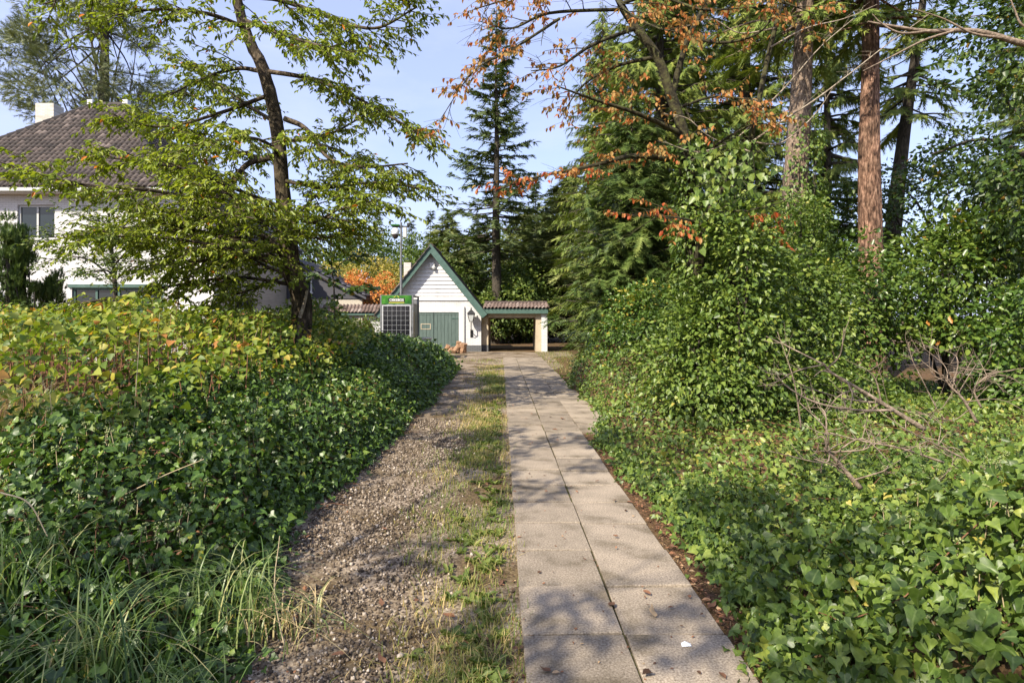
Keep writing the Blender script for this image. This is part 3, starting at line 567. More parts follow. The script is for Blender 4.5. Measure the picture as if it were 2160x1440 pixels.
# ---- the house
DH = 21.2
hs = thing('house', 'two storey white brick house with brown hipped tile roof', 'house')
hx0, hx1, hb = -22.0, -12.1, 29.2
g = G(); wx0, wx1, wz0, wz1 = -17.75, -16.4, 4.35, 5.59; lx0, lx1, lz0, lz1 = -15.8, -12.5, 0.25, 2.62
g.box(hx0, wx0, DH, DH + 0.3, 0, 6.1); g.box(wx0, wx1, DH, DH + 0.3, 0, wz0); g.box(wx0, wx1, DH, DH + 0.3, wz1, 6.1); g.box(wx1, lx0, DH, DH + 0.3, 0, 6.1)
g.box(lx0, lx1, DH, DH + 0.3, lz1, 6.1); g.box(lx0, lx1, DH, DH + 0.3, 0, lz0); g.box(lx1, hx1, DH, DH + 0.3, 0, 6.1)
g.box(hx0, hx0 + .3, DH + .3, hb, 0, 6.1); g.box(hx1 - .3, hx1, DH + .3, hb, 0, 6.1); g.box(hx0, hx1, hb, hb + .3, 0, 6.1)
g.box(hx1 + .002, -10.68, DH + .004, DH + 0.3, 0, 4.75); g.prism([(hx1 + .002, 4.75), (-10.68, 4.75), (hx1 + .002, 6.35)], 'y', DH + .004, DH + .3)
g.build('wall', M['white_brick'], hs)
g = G(); g.box(-10.98, -10.682, DH + 0.302, 22.75, 0, 4.75); g.box(-10.98, -10.682, 24.65, hb, 0, 4.75); g.box(-10.98, -10.682, 22.75, 24.65, 0, 1.0); g.box(-10.98, -10.682, 22.75, 24.65, 2.35, 4.75); g.build('side_wall', M['cream_brick'], hs)  # white side wall: its shade is put into the cream colour
window(hs, wx0, wx1, DH + 0.1, wz0, wz1, 2); window(hs, lx0, lx1, DH + 0.1, lz0, lz1, 4, 0.08, M['greentrim'])
window(hs, 22.75, 24.65, -10.8, 1.0, 2.35, 2, axis='x')
G().box(lx0 - 0.1, lx1 + 0.1, DH - 0.06, DH - 0.003, lz1, lz1 + 0.12).build('lintel_board', M['greentrim'], hs)
# interior backing so the rooms read dark
G().box(hx0 + .31, hx1 - .31, DH + 2.5, DH + 2.6, 0, 6).build('room_wall', M['beige'], hs)
# roof: eave rectangle and short ridge
ey, ez = DH - 0.45, 6.12; ex0, ex1, eb = hx0 - .45, hx1 + .05, hb + .7
rz_, ry = 10.65, (ey + eb) / 2; run = ry - ey; rx0, rx1 = ex0 + run, ex1 - run
RV = [(ex0, ey, ez), (ex1, ey, ez), (ex1, eb, ez), (ex0, eb, ez), (rx0, ry, rz_), (rx1, ry, rz_)]
g = G().add(RV, [(0, 1, 5, 4), (2, 3, 4, 5), (0, 3, 2, 1)], [(1, 2, 5), (3, 0, 4)]); hr = g.build('roof', M['roofbase'], hs)
rise = rz_ - ez; vl = math.hypot(run, rise)
tile_slope(hr, M['tile'], (ex0, ey, ez), (1, 0, 0), (0, run, rise), ex1 - ex0, vl + .05, 0.205, 0.27, lambda a, b: b / vl * run - .05 < a < (ex1 - ex0) - b / vl * run + .05, 300, lambda p: abs((p[0] + 16.8) * 0.8) + abs(p[2] - 9.4) * 1.1 + (6 if p[0] / p[1] * F + 1080 < 5 else 0))
tile_slope(hr, M['tile'], (ex1, ey, ez), (0, 1, 0), (-run, 0, rise), eb - ey, vl, 0.205, 0.27, lambda a, b: b / vl * run < a < (eb - ey) - b / vl * run)
g = G(); ridge(g, RV[4], RV[5], 0.13); ridge(g, RV[0], RV[4], 0.13); ridge(g, RV[1], RV[5], 0.13); ridge(g, RV[2], RV[5], 0.13); g.build('ridge_tiles', M['tile'], hr)
g = G(); g.box(ex0, ex1, ey - .1, ey + .02, ez - 0.14, ez - 0.02); g.build('gutter', M['frame_grey'], hr)
G().box(ex0, ex1, ey + .025, DH - .003, ez - 0.16, ez - 0.005).build('soffit', M['white'], hr)
G().box(-20.9, -20.1, 25.9, 26.5, 8.0, 10.95).build('chimney', M['old_brick'], hr)
for x in (rx0 - .15, rx1 + .1): G().box(x - .11, x + .11, ry - .12, ry + .12, rz_ - .1, rz_ + .2).build('ridge_vent', M['white'], hr)
G().box(-12.75, -12.35, 24.0, 24.5, 6.0, 8.15).build('side_chimney', M['white_brick'], hr)
g = G(); g.prism([(-12.5, 6.75), (-10.35, 4.62), (-10.35, 4.74), (-12.5, 6.87)], 'y', DH - 0.3, hb); wr = g.build('wing_roof', M['slate'], hs)
tile_slope(wr, M['slate'], (-10.35, DH - 0.3, 4.74), (0, 1, 0), (-2.15, 0, 2.13), hb - DH + .2, 3.0, 0.22, 0.27)
G().bar((-10.64, DH - 0.06, 0), (-10.64, DH - 0.06, 4.6), 0.045, n=8).build('downpipe', M['frame_grey'], hs)
# annex behind
g = G(); g.box(-10.6, -7.1, 28.0, 28.2, 0, 2.6); g.box(-7.3, -7.1, 28.2, 32, 0, 2.6); g.build('annex_wall', M['cream_brick'], hs)
g = G(); g.prism([(-10.66, 4.3), (-6.85, 2.4), (-6.85, 2.52), (-10.66, 4.44)], 'y', 27.7, 32.3); g.add([(-10.66, 27.95, 4.3), (-6.95, 27.95, 2.45), (-10.66, 27.95, 2.45)], T=[(0, 2, 1)]); ar = g.build('annex_roof', M['slate'], hs)
tile_slope(ar, M['slate'], (-6.85, 27.7, 2.53), (0, 1, 0), (-3.81, 0, 1.92), 4.6, 4.2, 0.22, 0.27)
window(ar, -9.95, -9.45, 27.9, 2.75, 3.7, 2, 0.05, M['white'])

# ---- lamp post, logs, tub
lpst = thing('lamp_post', 'black garden lamp post with four sided lantern beside house corner', 'lamp post')
lx, ly = (487 - 1080) / F * 17, 17.0
lantern(lpst, lx, ly, 1.526 + (671 - 632) / F * 17 - 0.02, 0.82)
g = G(); g.lathe([(0.11, 0), (0.11, 0.12), (0.06, 0.2), (0.045, 0.9), (0.04, 1.95), (0.07, 2.0), (0.07, 2.05)], (lx, ly, 0), 10); g.bar((lx - .32, ly, 1.5), (lx + .05, ly, 1.5), 0.02); g.bar((lx - .32, ly, 1.36), (lx - .32, ly, 1.6), 0.018); g.build('post', M['black'], lpst)
logs = [(-2.35, 25.9, 0.13, 0.50, 0.12, (0.2, 0.1, 0.3), 'upright pale split log in front of garage plinth'), (-2.62, 25.7, 0.12, 0.42, 0.11, (1.35, 0.2, 0.5), 'short split log lying nearest the green garage doors'),
        (-2.12, 25.6, 0.15, 0.42, 0.16, (0.25, -0.15, 1.2), 'thick round log standing at the right end of the woodpile'), (-2.42, 25.45, 0.1, 0.38, 0.1, (0.9, 0.3, 2.2), 'leaning split log at the front of the woodpile'), (-2.85, 25.9, 0.11, 0.34, 0.11, (0.35, 0.4, 0.2), 'small log at the left end of the woodpile')]
for x, y, z, L_, r, ro, lb in logs:
    rg = np.random.default_rng(int(x * -100)); g = G(); zz = np.linspace(-L_ / 2, L_ / 2, 5)
    g.tube(np.stack([0 * zz + rg.normal(0, .01, 5), 0 * zz, zz], -1), r, 9, True, 0.14, rg)
    o = g.build('firewood_log', M['logwood']); o.location = (x, y, L_ / 2 * abs(math.cos(ro[0])) + r * abs(math.sin(ro[0])) - 0.01); o.rotation_euler = ro; props(o, lb, 'log', 'firewood logs by the garage')
tb = thing('garden_tub', 'grey plastic tub with pale rim behind the ivy hedge', 'tub', (-3.25, 21.6, 0))
G().lathe([(0.24, 0), (0.3, 0.78), (0.27, 0.78), (0.22, 0.05)], (0, 0, 0), 16).build('tub_body', M['frame_grey'], tb, True)
G().lathe([(0.3, 0.77), (0.335, 0.79), (0.335, 0.82), (0.27, 0.82)], (0, 0, 0), 16).build('tub_rim', M['white'], tb, True)

# ================================================================== VEGETATION
def rdir(rg, n, up=0.0):
    v = rg.normal(0, 1, (n, 3)); v[:, 2] += up; return nrm(v)
class LeafBag:
    def __init__(s): s.P = []; s.D = []; s.N = []; s.S = []
    def add(s, P, D, N, S):
        s.P.append(P); s.D.append(D); s.N.append(N); s.S.append(S * np.ones(len(P)))
    def mesh(s, name, proto, m, tint=None, rng=None):
        P = np.concatenate(s.P); return leaf_mesh(name, proto, P, np.concatenate(s.D), np.concatenate(s.N), np.concatenate(s.S), m, tint, rng)
    def n(s): return sum(len(p) for p in s.P)

def foliate(limbs, rg, g, bag, sec_n=12, sec_len=0.9, tw_n=6, tw_len=0.35, step=0.05, size=0.1, droop=0.35, rise=0.1, flat=0.35, bare=0.0, start=0.2, hang=0.5, taper=0.55, thick=0.011):
    """side branches, twigs and leaves on limbs [(polyline, r0, r1)]; the wood goes into g, the leaves into bag"""
    for P, r0, r1 in limbs:
        P = spline(P, 6); m = len(P); rad = np.linspace(r0, r1, m); g.tube(P, rad, 7, False, 0.06, rg)
        T = nrm(np.gradient(P, axis=0)); total = np.linalg.norm(np.diff(P, axis=0), axis=1).sum()
        ns = max(3, int(sec_n * total / 3))
        for q in range(ns):
            t = start + (1 - start) * (q + rg.random()) / ns; k = min(m - 1, int(t * (m - 1))); d0 = T[k]
            side = nrm(np.cross(d0, [0, 0, 1.0]) + 1e-3) * (1 if q % 2 else -1)
            d = nrm(d0 * rg.uniform(0.25, 0.9) + side * rg.uniform(0.5, 1.0) + np.array([0, 0, rise + rg.normal(0, flat)]))
            L = sec_len * rg.uniform(0.55, 1.25) * (1 - taper * t); nb = 5
            u = np.linspace(0, 1, nb)[:, None]; B = P[k] + d * L * u + np.array([0, 0, -droop * L]) * u ** 2 + rg.normal(0, 0.025 * L, (nb, 3)) * u
            g.tube(B, np.linspace(thick, thick * 0.35, nb) * (1.3 - 0.5 * t), 4, False)
            runs = [B]
            for a in range(tw_n):
                tt = rg.uniform(0.15, 1.0); pb = B[0] + (B[-1] - B[0]) * tt + np.array([0, 0, droop * L * tt * (1 - tt)]); sd = nrm(np.cross(d, [0, 0, 1.0]) + 1e-3) * (1 if a % 2 else -1)
                dt = nrm(d * rg.uniform(0.4, 1.0) + sd * rg.uniform(0.3, 1.0) + np.array([0, 0, rg.normal(0, flat)])); l2 = tw_len * rg.uniform(0.5, 1.3)
                u2 = np.linspace(0, 1, 3)[:, None]; C = pb + dt * l2 * u2 + np.array([0, 0, -droop * l2]) * u2 ** 2
                g.tube(C, [thick * 0.4, thick * 0.3, thick * 0.2], 3, False); runs.append(C)
            if rg.random() < bare: continue
            for C in runs:
                l3 = np.linalg.norm(C[-1] - C[0]); nl = max(2, int(l3 / step)); uu = rg.uniform(0.12, 1.0, nl)
                i0 = np.minimum((uu * (len(C) - 1)).astype(int), len(C) - 2); fr = (uu * (len(C) - 1) - i0)[:, None]
                Pp = C[i0] * (1 - fr) + C[i0 + 1] * fr; dc = nrm(C[-1] - C[0]); sv = nrm(np.cross(dc, [0, 0, 1.0]) + 1e-3)
                sg_ = np.where(rg.random(nl) < 0.5, -1, 1)[:, None]
                D_ = nrm(dc * rg.uniform(0.2, 0.9, (nl, 1)) + sv * sg_ * rg.uniform(0.4, 1, (nl, 1)) + np.array([0, 0, -hang]) * rg.uniform(0.1, 1.4, (nl, 1)) + rg.normal(0, 0.2, (nl, 3)))
                N_ = nrm(np.array([0, 0, 1.0]) + rg.normal(0, 0.45, (nl, 3)))
                bag.add(Pp, D_, N_, size * rg.uniform(0.6, 1.25, nl))

def lumps(rg, c, rad, K, sub, n, shell=0.62, flat=0.8, up=0.35, zmin=None):
    """leaf spots on K clumps spread over an ellipsoid"""
    c, rad = np.array(c, float), np.array(rad, float)
    q = rdir(rg, K, 0.15) * rg.uniform(shell, 1.0, (K, 1)); C = c + q * rad
    sz = sub * rg.uniform(0.6, 1.35, K); pick = rg.choice(K, n, p=sz ** 2 / (sz ** 2).sum())
    v = rdir(rg, n, 0.15); rr = rg.uniform(0.5, 1.05, (n, 1)) ** 0.6
    P = C[pick] + v * rr * sz[pick, None] * np.array([1, 1, flat])
    N_ = nrm(v * 0.8 + q[pick] * 0.7 + np.array([0, 0, up]) + rg.normal(0, 0.35, (n, 3)))
    D_ = nrm(v + q[pick] * 0.6 + np.array([0, 0, -0.55]) + rg.normal(0, 0.5, (n, 3)))
    if zmin is not None:
        k = P[:, 2] > zmin; P, D_, N_ = P[k], D_[k], N_[k]
    return P, D_, N_, C
def shrub(name, label, cat, c, rad, n, size, proto, m, K=40, sub=0.35, seed=1, bark='bark_dark', stems=9, group=None, zmin=0.05, tbias=0.0, trunk=None, dadd=None):
    rg = np.random.default_rng(seed); t = thing(name, label, cat, (c[0], c[1], 0), group); t.location = (0, 0, 0)
    P, D_, N_, C = lumps(rg, c, rad, K, sub, n, zmin=zmin)
    if dadd is not None: D_ = nrm(D_ * 0.6 + np.array(dadd))
    tint = np.clip(rg.beta(2, 2, len(P)) + tbias + 0.12 * wob(P[:, 0] * 2, P[:, 2] * 2 + P[:, 1], 1.5), 0, 1)
    link('crown', leaf_mesh('crown', proto, P, D_, N_, size * rg.uniform(0.65, 1.25, len(P)), m, tint), t)
    g = G(); b = np.array([c[0], c[1], -0.02])
    for k in range(stems):
        e_ = C[rg.integers(len(C))]; s0 = b + rg.normal(0, 0.12, 3) * np.array([rad[0], rad[1], 0]) if trunk is None else np.array(trunk[0]) + (np.array(trunk[1]) - np.array(trunk[0])) * rg.uniform(0.3, 1)
        mid = (s0 * 0.45 + e_ * 0.55) + np.array([0, 0, 0.12 * rad[2]]) + rg.normal(0, 0.08, 3) * rad
        r0 = 0.012 + 0.012 * min(rad[2], 4); g.tube(spline([s0, mid, e_], 5), np.linspace(r0, r0 * 0.25, 11), 5, False)
    if trunk is not None: g.tube(spline([trunk[0], (np.array(trunk[0]) + np.array(trunk[1])) / 2 + rg.normal(0, .05, 3), trunk[1]], 5), np.linspace(trunk[2], trunk[2] * 0.5, 11), 9, False, 0.08, rg)
    g.build('trunk' if trunk is not None else 'stems', M[bark], t, True)
    return t

def conifer(name, label, base, H, r, z0, m, proto, bark, tr=0.22, seed=1, sp=0.55, n_sub=9, whorl=0.42, nb=7, droop=0.25, up_tip=0.3, lean=(0, 0), prof=0.85, group=None, width=1.0, hang=0.0, asym=None, dead=0, ztop_n=1.0):
    """trunk, whorls of boughs and needle sprays on them"""
    rg = np.random.default_rng(seed); t = thing(name, label, 'tree', base, group); g = G(); bag = LeafBag()
    zz = np.linspace(0, H, 14); ax = np.stack([lean[0] * zz / H + 0.03 * np.sin(zz * 0.7 + seed), lean[1] * zz / H, zz], -1)
    g.tube(ax, tr * (1 - 0.94 * (zz / H) ** 0.9), 10, False, 0.06, rg)
    z = z0
    while z < H - 0.15:
        f = (z - z0) / (H - z0); Lb = r * (1 - f ** prof * 0.97) * (0.55 + 0.45 * min(1, (f + 0.02) / 0.12))
        c = np.array([np.interp(z, zz, ax[:, 0]), np.interp(z, zz, ax[:, 1]), z])
        for k in range(nb):
            a = rg.uniform(0, 6.283); L = max(0.18, Lb * rg.uniform(0.55, 1.15))
            if asym is not None: L *= 0.6 + 0.55 * max(0, math.cos(a - asym))
            d = np.array([math.cos(a), math.sin(a), 0]); rise_ = 0.55 * f - droop * (1 - f)
            u = np.linspace(0, 1, 6)[:, None]
            B = c + d * L * u + np.array([0, 0, 1]) * L * (rise_ * u + (up_tip - droop * 0.4) * u ** 2 * 0.6) + rg.normal(0, 0.02 * L, (6, 3)) * u + np.array([0, 0, rg.uniform(-.2, .2)])
            if L > 0.5: g.tube(B, np.linspace(0.012 + 0.012 * L, 0.005, 6), 4, False)
            ns = max(4, int(n_sub * L)); uu = rg.uniform(0.16, 1.0, ns) ** 0.8; i0 = np.minimum((uu * 5).astype(int), 4); fr = (uu * 5 - i0)[:, None]
            P = B[i0] * (1 - fr) + B[i0 + 1] * fr; sv = np.array([-d[1], d[0], 0]); sgn = np.where(rg.random(ns) < 0.5, -1, 1)[:, None]
            D_ = nrm(d * rg.uniform(0.3, 1.0, (ns, 1)) + sv * sgn * rg.uniform(0.2, 1.0, (ns, 1)) + np.array([0, 0, 1]) * (rg.normal(-0.12, 0.22, (ns, 1)) - hang * rg.uniform(0.4, 1.3, (ns, 1))))
            N_ = nrm(np.array([0, 0, 1.0]) + d * (0.2 + hang) + rg.normal(0, 0.35, (ns, 3)))
            bag.add(P, D_, N_, sp * rg.uniform(0.6, 1.2, ns) * (1 - 0.35 * uu) * (0.6 + 0.4 * min(1, L)) * width)
        z += whorl * rg.uniform(0.7, 1.3) * (1 - 0.35 * f)
    g.tube([ax[-1] - [0, 0, .4], ax[-1] + [0, 0, .25]], [0.03, 0.008], 4)
    for k in range(dead):
        zq = rg.uniform(1.2, z0); a = rg.uniform(0, 6.28); c = np.array([np.interp(zq, zz, ax[:, 0]), np.interp(zq, zz, ax[:, 1]), zq]); L = rg.uniform(0.6, 1.6)
        g.tube([c, c + np.array([math.cos(a), math.sin(a), 0.1]) * L * 0.5, c + np.array([math.cos(a), math.sin(a), -0.05]) * L], [0.03, 0.018, 0.006], 4, False)
    g.build('trunk', bark, t, True)
    n_ = bag.n(); P = np.concatenate(bag.P); tint = np.clip(rg.beta(2, 2.2, n_) + 0.1 * wob(P[:, 0] * 1.5, P[:, 2] * 1.5, 1), 0, 1)
    link('crown', bag.mesh('crown', proto, m, tint), t)
    return t
def clone(root, loc, rz=0, s=1.0, label=None, group=None):
    c = root.copy(); COL.objects.link(c); c.location = [float(v) for v in loc]; c.rotation_euler = (0, 0, rz); c.scale = (s, s, s) if not hasattr(s, '__len__') else s
    if label: c['label'] = label
    if group: c['group'] = group
    for ch in root.children:
        d = ch.copy(); COL.objects.link(d); d.parent = c
    return c

# ---- ivy beds: leaves over an added sheet, a dark backing for their gaps
def hL(x, y):
    e = -1.5 + 0.36 * (1 - sstep(2.2, 4.2, y)) + 0.10 * wob(y * 1.1, y * 0.2, 1.3) - x - 0.35 * sstep(17.0, 19.0, y)
    f = 0.32 + 0.68 * sstep(2.5, 3.9, y); back = (1 - 0.6 * sstep(18.4, 19.8, y)) * (1 - 0.22 * sstep(13, 18, y))
    wv = 1 + 0.24 * wob(x, y, 1.5) + 0.15 * wob(x, y, 4.2) + 0.09 * wob(y, x, 10)
    return (0.72 * sstep(-0.05, 0.7, e) ** 0.8 + 0.28 * sstep(0.5, 1.6, e)) * f * back * wv * (0.84 + 0.18 * sstep(7, 12, y)) * np.where(e > -0.05, 1, 0)
def hR(x, y):
    e = x - (path_x(y) + 1.06 + 0.38 * sstep(7.0, 9.5, y) + 0.09 * wob(y * 1.4, 3.0, 1.6) + 0.05 * wob(y * 3, 1.0, 3))
    base = 0.13 + 0.1 * sstep(0.3, 2.0, e) + 0.9 * sstep(6.2, 12.5, y) * (0.45 + 0.55 * sstep(0.0, 0.9, e))
    m_ = 1.15 * np.exp(-((x - 2.5) / 0.72) ** 2 - ((y - 1.9) / 1.0) ** 2) + 0.35 * np.exp(-((x - 3.6) / 0.9) ** 2 - ((y - 3.4) / 1.1) ** 2)
    wv = 1 + 0.25 * wob(x, y, 2.1) + 0.16 * wob(x, y, 6) + 0.08 * wob(y, x, 12)
    return np.where(e > 0, sstep(0, 0.3, e) ** 0.7 * (base * wv + m_), 0) * (1 - 0.9 * sstep(5.0, 6.2, x) * sstep(7.5, 9.2, y))
def mound(name, label, h, x0, x1, y0, y1, nx, ny, drop):
    X, Y = np.meshgrid(np.linspace(x0, x1, nx), np.linspace(y0, y1, ny)); Z = np.maximum(h(X, Y) - drop, -0.05)
    i = np.arange(ny - 1)[:, None] * nx; j = np.arange(nx - 1)[None]
    o = link(name, mesh_np(name, np.stack([X, Y, Z], -1).reshape(-1, 3), [np.stack([i + j, i + j + 1, i + nx + j + 1, i + nx + j], -1).reshape(-1, 4)], M['soil'], smooth=True))
    props(o, label, kind='structure')
mound('mound_backing', 'dark soil coloured backing sheet added under the ivy along the drive', hL, -6.5, -0.9, 1.6, 20.2, 55, 120, 0.24)
mound('bank_backing', 'dark soil coloured backing sheet added under the ivy to the right of the path', hR, 0.9, 9, 1.2, 14, 60, 90, 0.1)
def ivy_bed(name, label, h, regions, proto_far, m, seed, tb=0.0):
    """regions: (x0,x1,y0,y1,n,size,lobed)"""
    rg = np.random.default_rng(seed); parts = []
    root = props(thing(name, label, None), kind='stuff')
    for (x0, x1, y0, y1, n, size, lobed) in regions:
        x = rg.uniform(x0, x1, n * 3); y = rg.uniform(y0, y1, n * 3); z = h(x, y); ep = 0.03
        gx_ = (h(x + ep, y) - h(x - ep, y)) / (2 * ep); gy_ = (h(x, y + ep) - h(x, y - ep)) / (2 * ep)
        slope = np.sqrt(1 + np.minimum(gx_ ** 2 + gy_ ** 2, 40)); ok = (z > 0.03) & (rg.random(n * 3) < slope / 3.5) & (np.abs(x) < 0.95 * y + 0.6)
        x, y, z, gx_, gy_ = [a[ok] for a in (x, y, z, gx_, gy_)]; n_ = len(x)
        nn_ = nrm(np.stack([-gx_, -gy_, np.ones(n_)], -1)); P = np.stack([x, y, z], -1) + nn_ * (rg.normal(-0.03, 0.065, (n_, 1)) + 0.12 * (rg.random((n_, 1)) < 0.08))
        P[:, 2] = np.maximum(P[:, 2], 0.025)
        N_ = nrm(nn_ * 0.6 + np.array([-0.25, -0.35, 0.75]) + rg.normal(0, 0.7, (n_, 3)))
        D_ = nrm(np.stack([-gx_ * 0.4, -gy_ * 0.4, np.full(n_, -0.4)], -1) + np.array([0, -0.25, 0]) + rg.normal(0, 0.6, (n_, 3)))
        tint = np.clip(rg.beta(1.3, 1.6, n_) + tb + 0.16 * wob(x, y, 1.2), 0, 0.985); tint[rg.random(n_) < 0.004] = 1
        S = size * np.clip(rg.lognormal(0, 0.3, n_), 0.5, 1.8)
        props(link('leaves', leaf_mesh('leaves', L_IVY if lobed == 1 else proto_far, P, D_, N_, S, m, tint), root), kind='stuff') if lobed != 2 else [props(link('leaves', leaf_mesh('leaves', pr_, P[q::2], D_[q::2], N_[q::2], S[q::2], m, tint[q::2]), root), kind='stuff') for q, pr_ in enumerate((L_IVYN, L_IVYA))]
    return root
ivL = ivy_bed('ivy_hedge', 'glossy dark ivy mass lining the left side of the gravel drive', hL,
    [(-3.2, -0.95, 1.7, 3.9, 13500, 0.041, 2), (-3.2, -1.2, 3.9, 6.0, 14500, 0.041, 1), (-4.0, -1.3, 6.0, 11.0, 30000, 0.05, 0), (-6.2, -1.3, 11.0, 20.0, 26000, 0.066, 0)], L_OVATE, M['ivy'], 21)
ivR = ivy_bed('ivy_ground_cover', 'bright ivy ground cover spreading right of the slab path', hR,
    [(0.95, 3.6, 1.4, 3.3, 13000, 0.047, 2), (0.95, 5.5, 3.3, 5.2, 22000, 0.039, 1), (0.95, 9, 5.2, 13.8, 54000, 0.05, 0)], L_OVATE, M['ivyl'], 22)
for root, xf, sg_, m_, sd, ys_ in ((ivL, lambda y: -1.52 + 0.36 * (1 - sstep(2.2, 4.2, y)) + 0.10 * wob(y * 1.1, y * 0.2, 1.3), 1, M['ivy'], 71, (1.9, 12)), (ivR, lambda y: path_x(y) + 1.13 + 0.38 * sstep(7.0, 9.5, y) + 0.09 * wob(y * 1.4, 3.0, 1.6) + 0.05 * wob(y * 3, 1.0, 3), -1, M['ivyl'], 72, (1.9, 11))):
    rg = np.random.default_rng(sd); n = 2600; y = ys_[0] + (ys_[1] - ys_[0]) * rg.random(n) ** 1.3; off = rg.normal(-.05, .07, n) + .07 * wob(y * 4, y, 2.5); x = xf(y) + sg_ * off
    P = np.stack([x, y, .035 + np.abs(rg.normal(0, .05, n)) * (off < .02) + .01], -1); k = np.abs(x) < 9
    props(link('leaves', leaf_mesh('leaves', L_IVY, P, nrm(np.array([sg_ * .5, -.4, -.25]) + rg.normal(0, .6, (n, 3))), nrm(np.array([sg_ * .2, -.3, .9]) + rg.normal(0, .45, (n, 3))), rg.uniform(.025, .055, n), m_, np.clip(rg.beta(1.5, 1.8, n), 0, .97)), root), kind='stuff')
# flower heads of the ivy
for root, h, spots, sd in ((ivL, hL, (-3.2, -1.6, 2.2, 6, 170), 5), (ivR, hR, (1.5, 3.6, 1.6, 4.5, 170), 6)):
    rg = np.random.default_rng(sd); x0, x1, y0, y1, n = spots; x = rg.uniform(x0, x1, n); y = rg.uniform(y0, y1, n); z = h(x, y); k = z > 0.3
    P = np.stack([x, y, z], -1)[k]; g = G(); bag = LeafBag()
    for p in P:
        top = p + [rg.normal(0, .02), rg.normal(0, .02), rg.uniform(0.03, 0.13)]; g.tube([p - [0, 0, .06], top], [0.0025, 0.0018], 3, False)
        m_ = 11; dd = rdir(rg, m_, 0.4); bag.add(top + dd * 0.016, dd, rdir(rg, m_), 0.006)
    me = bag.mesh('flower_heads', L_PEB, M['ivybud'], rng=rg); props(link('flower_heads', me, root), kind='stuff'); props(g.build('flower_stalks', M['straw'], root), kind='stuff')

for root, h, (x0, x1, y0, y1, n), sd, m_ in ((ivL, hL, (-3.0, -1.55, 2.4, 9.0, 230), 7, M['ivy']), (ivR, hR, (1.35, 5.0, 1.6, 7.5, 260), 8, M['ivyl'])):
    rg = np.random.default_rng(sd); g = G(); bag = LeafBag(); dead = LeafBag()
    for q in range(n):
        x = rg.uniform(x0, x1); y = rg.uniform(y0, y1); z = float(h(np.array(x), np.array(y)))
        if z < 0.12: continue
        L = rg.uniform(0.1, 0.34); dd = nrm(np.array([rg.normal(0, .5), rg.normal(-.1, .5), rg.uniform(.25, 1)])); u = np.linspace(0, 1, 5)[:, None]
        B = np.array([x, y, z - .05]) + dd * L * u + np.array([0, 0, -.35 * L]) * u ** 2; g.tube(B, np.linspace(.003, .0015, 5), 3, False)
        nl = int(4 + L * 22); uu = rg.uniform(.25, 1, nl); i0 = np.minimum((uu * 4).astype(int), 3); fr = (uu * 4 - i0)[:, None]
        bag.add(B[i0] * (1 - fr) + B[i0 + 1] * fr, nrm(dd * .4 + rg.normal(0, .7, (nl, 3)) + [0, -.2, -.2]), nrm(np.array([-.2, -.3, .8]) + rg.normal(0, .5, (nl, 3))), .038 * rg.uniform(.5, 1.4, nl) * (1 - .4 * uu))
        if q % 2: dead.add(np.array([[x + .1, y, float(h(np.array(x + .1), np.array(y))) + .02]]), rdir(rg, 1), nrm(np.array([[0, 0, 1.0]]) + rg.normal(0, .4, (1, 3))), rg.uniform(.03, .055))
        if q % 3 == 0:                                # runners lying over the leaves
            k = np.linspace(-.5, .5, 9); a = rg.uniform(0, 3.14); ln = rg.uniform(.5, 1.1); xs = x + k * ln * math.cos(a) + .03 * np.sin(k * 9); ys_ = y + k * ln * math.sin(a); g.tube(np.stack([xs, ys_, np.maximum(h(xs, ys_), .02) + .01 + .02 * rg.random(9)], -1), .0028, 3, False)
    props(link('shoots', bag.mesh('shoots', L_IVY, m_, np.clip(rg.beta(2, 1.5, bag.n()), 0, .97)), root), kind='stuff'); props(g.build('runners', M['stem'], root), kind='stuff'); props(link('dead_leaves', dead.mesh('dead_leaves', L_ELLIP, M['litter'], rng=rg), root), kind='stuff')

# ---- yellowing thicket behind the left hedge
rg = np.random.default_rng(31); n = 30000
x = rg.uniform(-12, -2.5, n); y = rg.uniform(3.6, 14, n)
edge = -2.42 - 0.25 * wob(y, y, 1.1) - 0.45 * sstep(9, 13, y); hgt = (1.58 + 0.16 * wob(x, y, 1.3) + 0.16 * wob(x, y, 3.5)) * (0.75 + 0.25 * sstep(0, 1.2, edge - x)) * (0.78 + 0.22 * sstep(3.6, 5.5, y))
k = (x < edge) & (x > -0.98 * y - 0.6); x, y, hgt = x[k], y[k], hgt[k]; n = len(x)
z = hgt - np.abs(rg.normal(0, 0.16, n)) - np.where(rg.random(n) < 0.3, rg.uniform(0, 0.7, n), 0)
P = np.stack([x, y, z], -1); D_ = nrm(np.stack([rg.normal(0, 1, n), rg.normal(-0.3, 1, n), rg.normal(-0.45, 0.3, n)], -1)); N_ = nrm(np.array([-0.1, -0.15, 1.0]) + rg.normal(0, 0.5, (n, 3)))
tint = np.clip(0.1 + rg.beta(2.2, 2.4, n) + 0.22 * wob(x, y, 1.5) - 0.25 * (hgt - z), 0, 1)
th_ = props(thing('knotweed_thicket', 'yellow green knotweed thicket between ivy and house', None), kind='stuff')
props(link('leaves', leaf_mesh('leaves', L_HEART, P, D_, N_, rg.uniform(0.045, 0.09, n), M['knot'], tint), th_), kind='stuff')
g = G()
for q in rg.choice(n, 1100, replace=False): g.tube([(x[q] + rg.normal(0, .15), y[q] + rg.normal(0, .15), 0), (x[q] + rg.normal(0, .05), y[q], z[q] * 0.6), (x[q], y[q], z[q])], [0.009, 0.007, 0.003], 3, False)
props(g.build('stems', M['stem'], th_), kind='stuff')

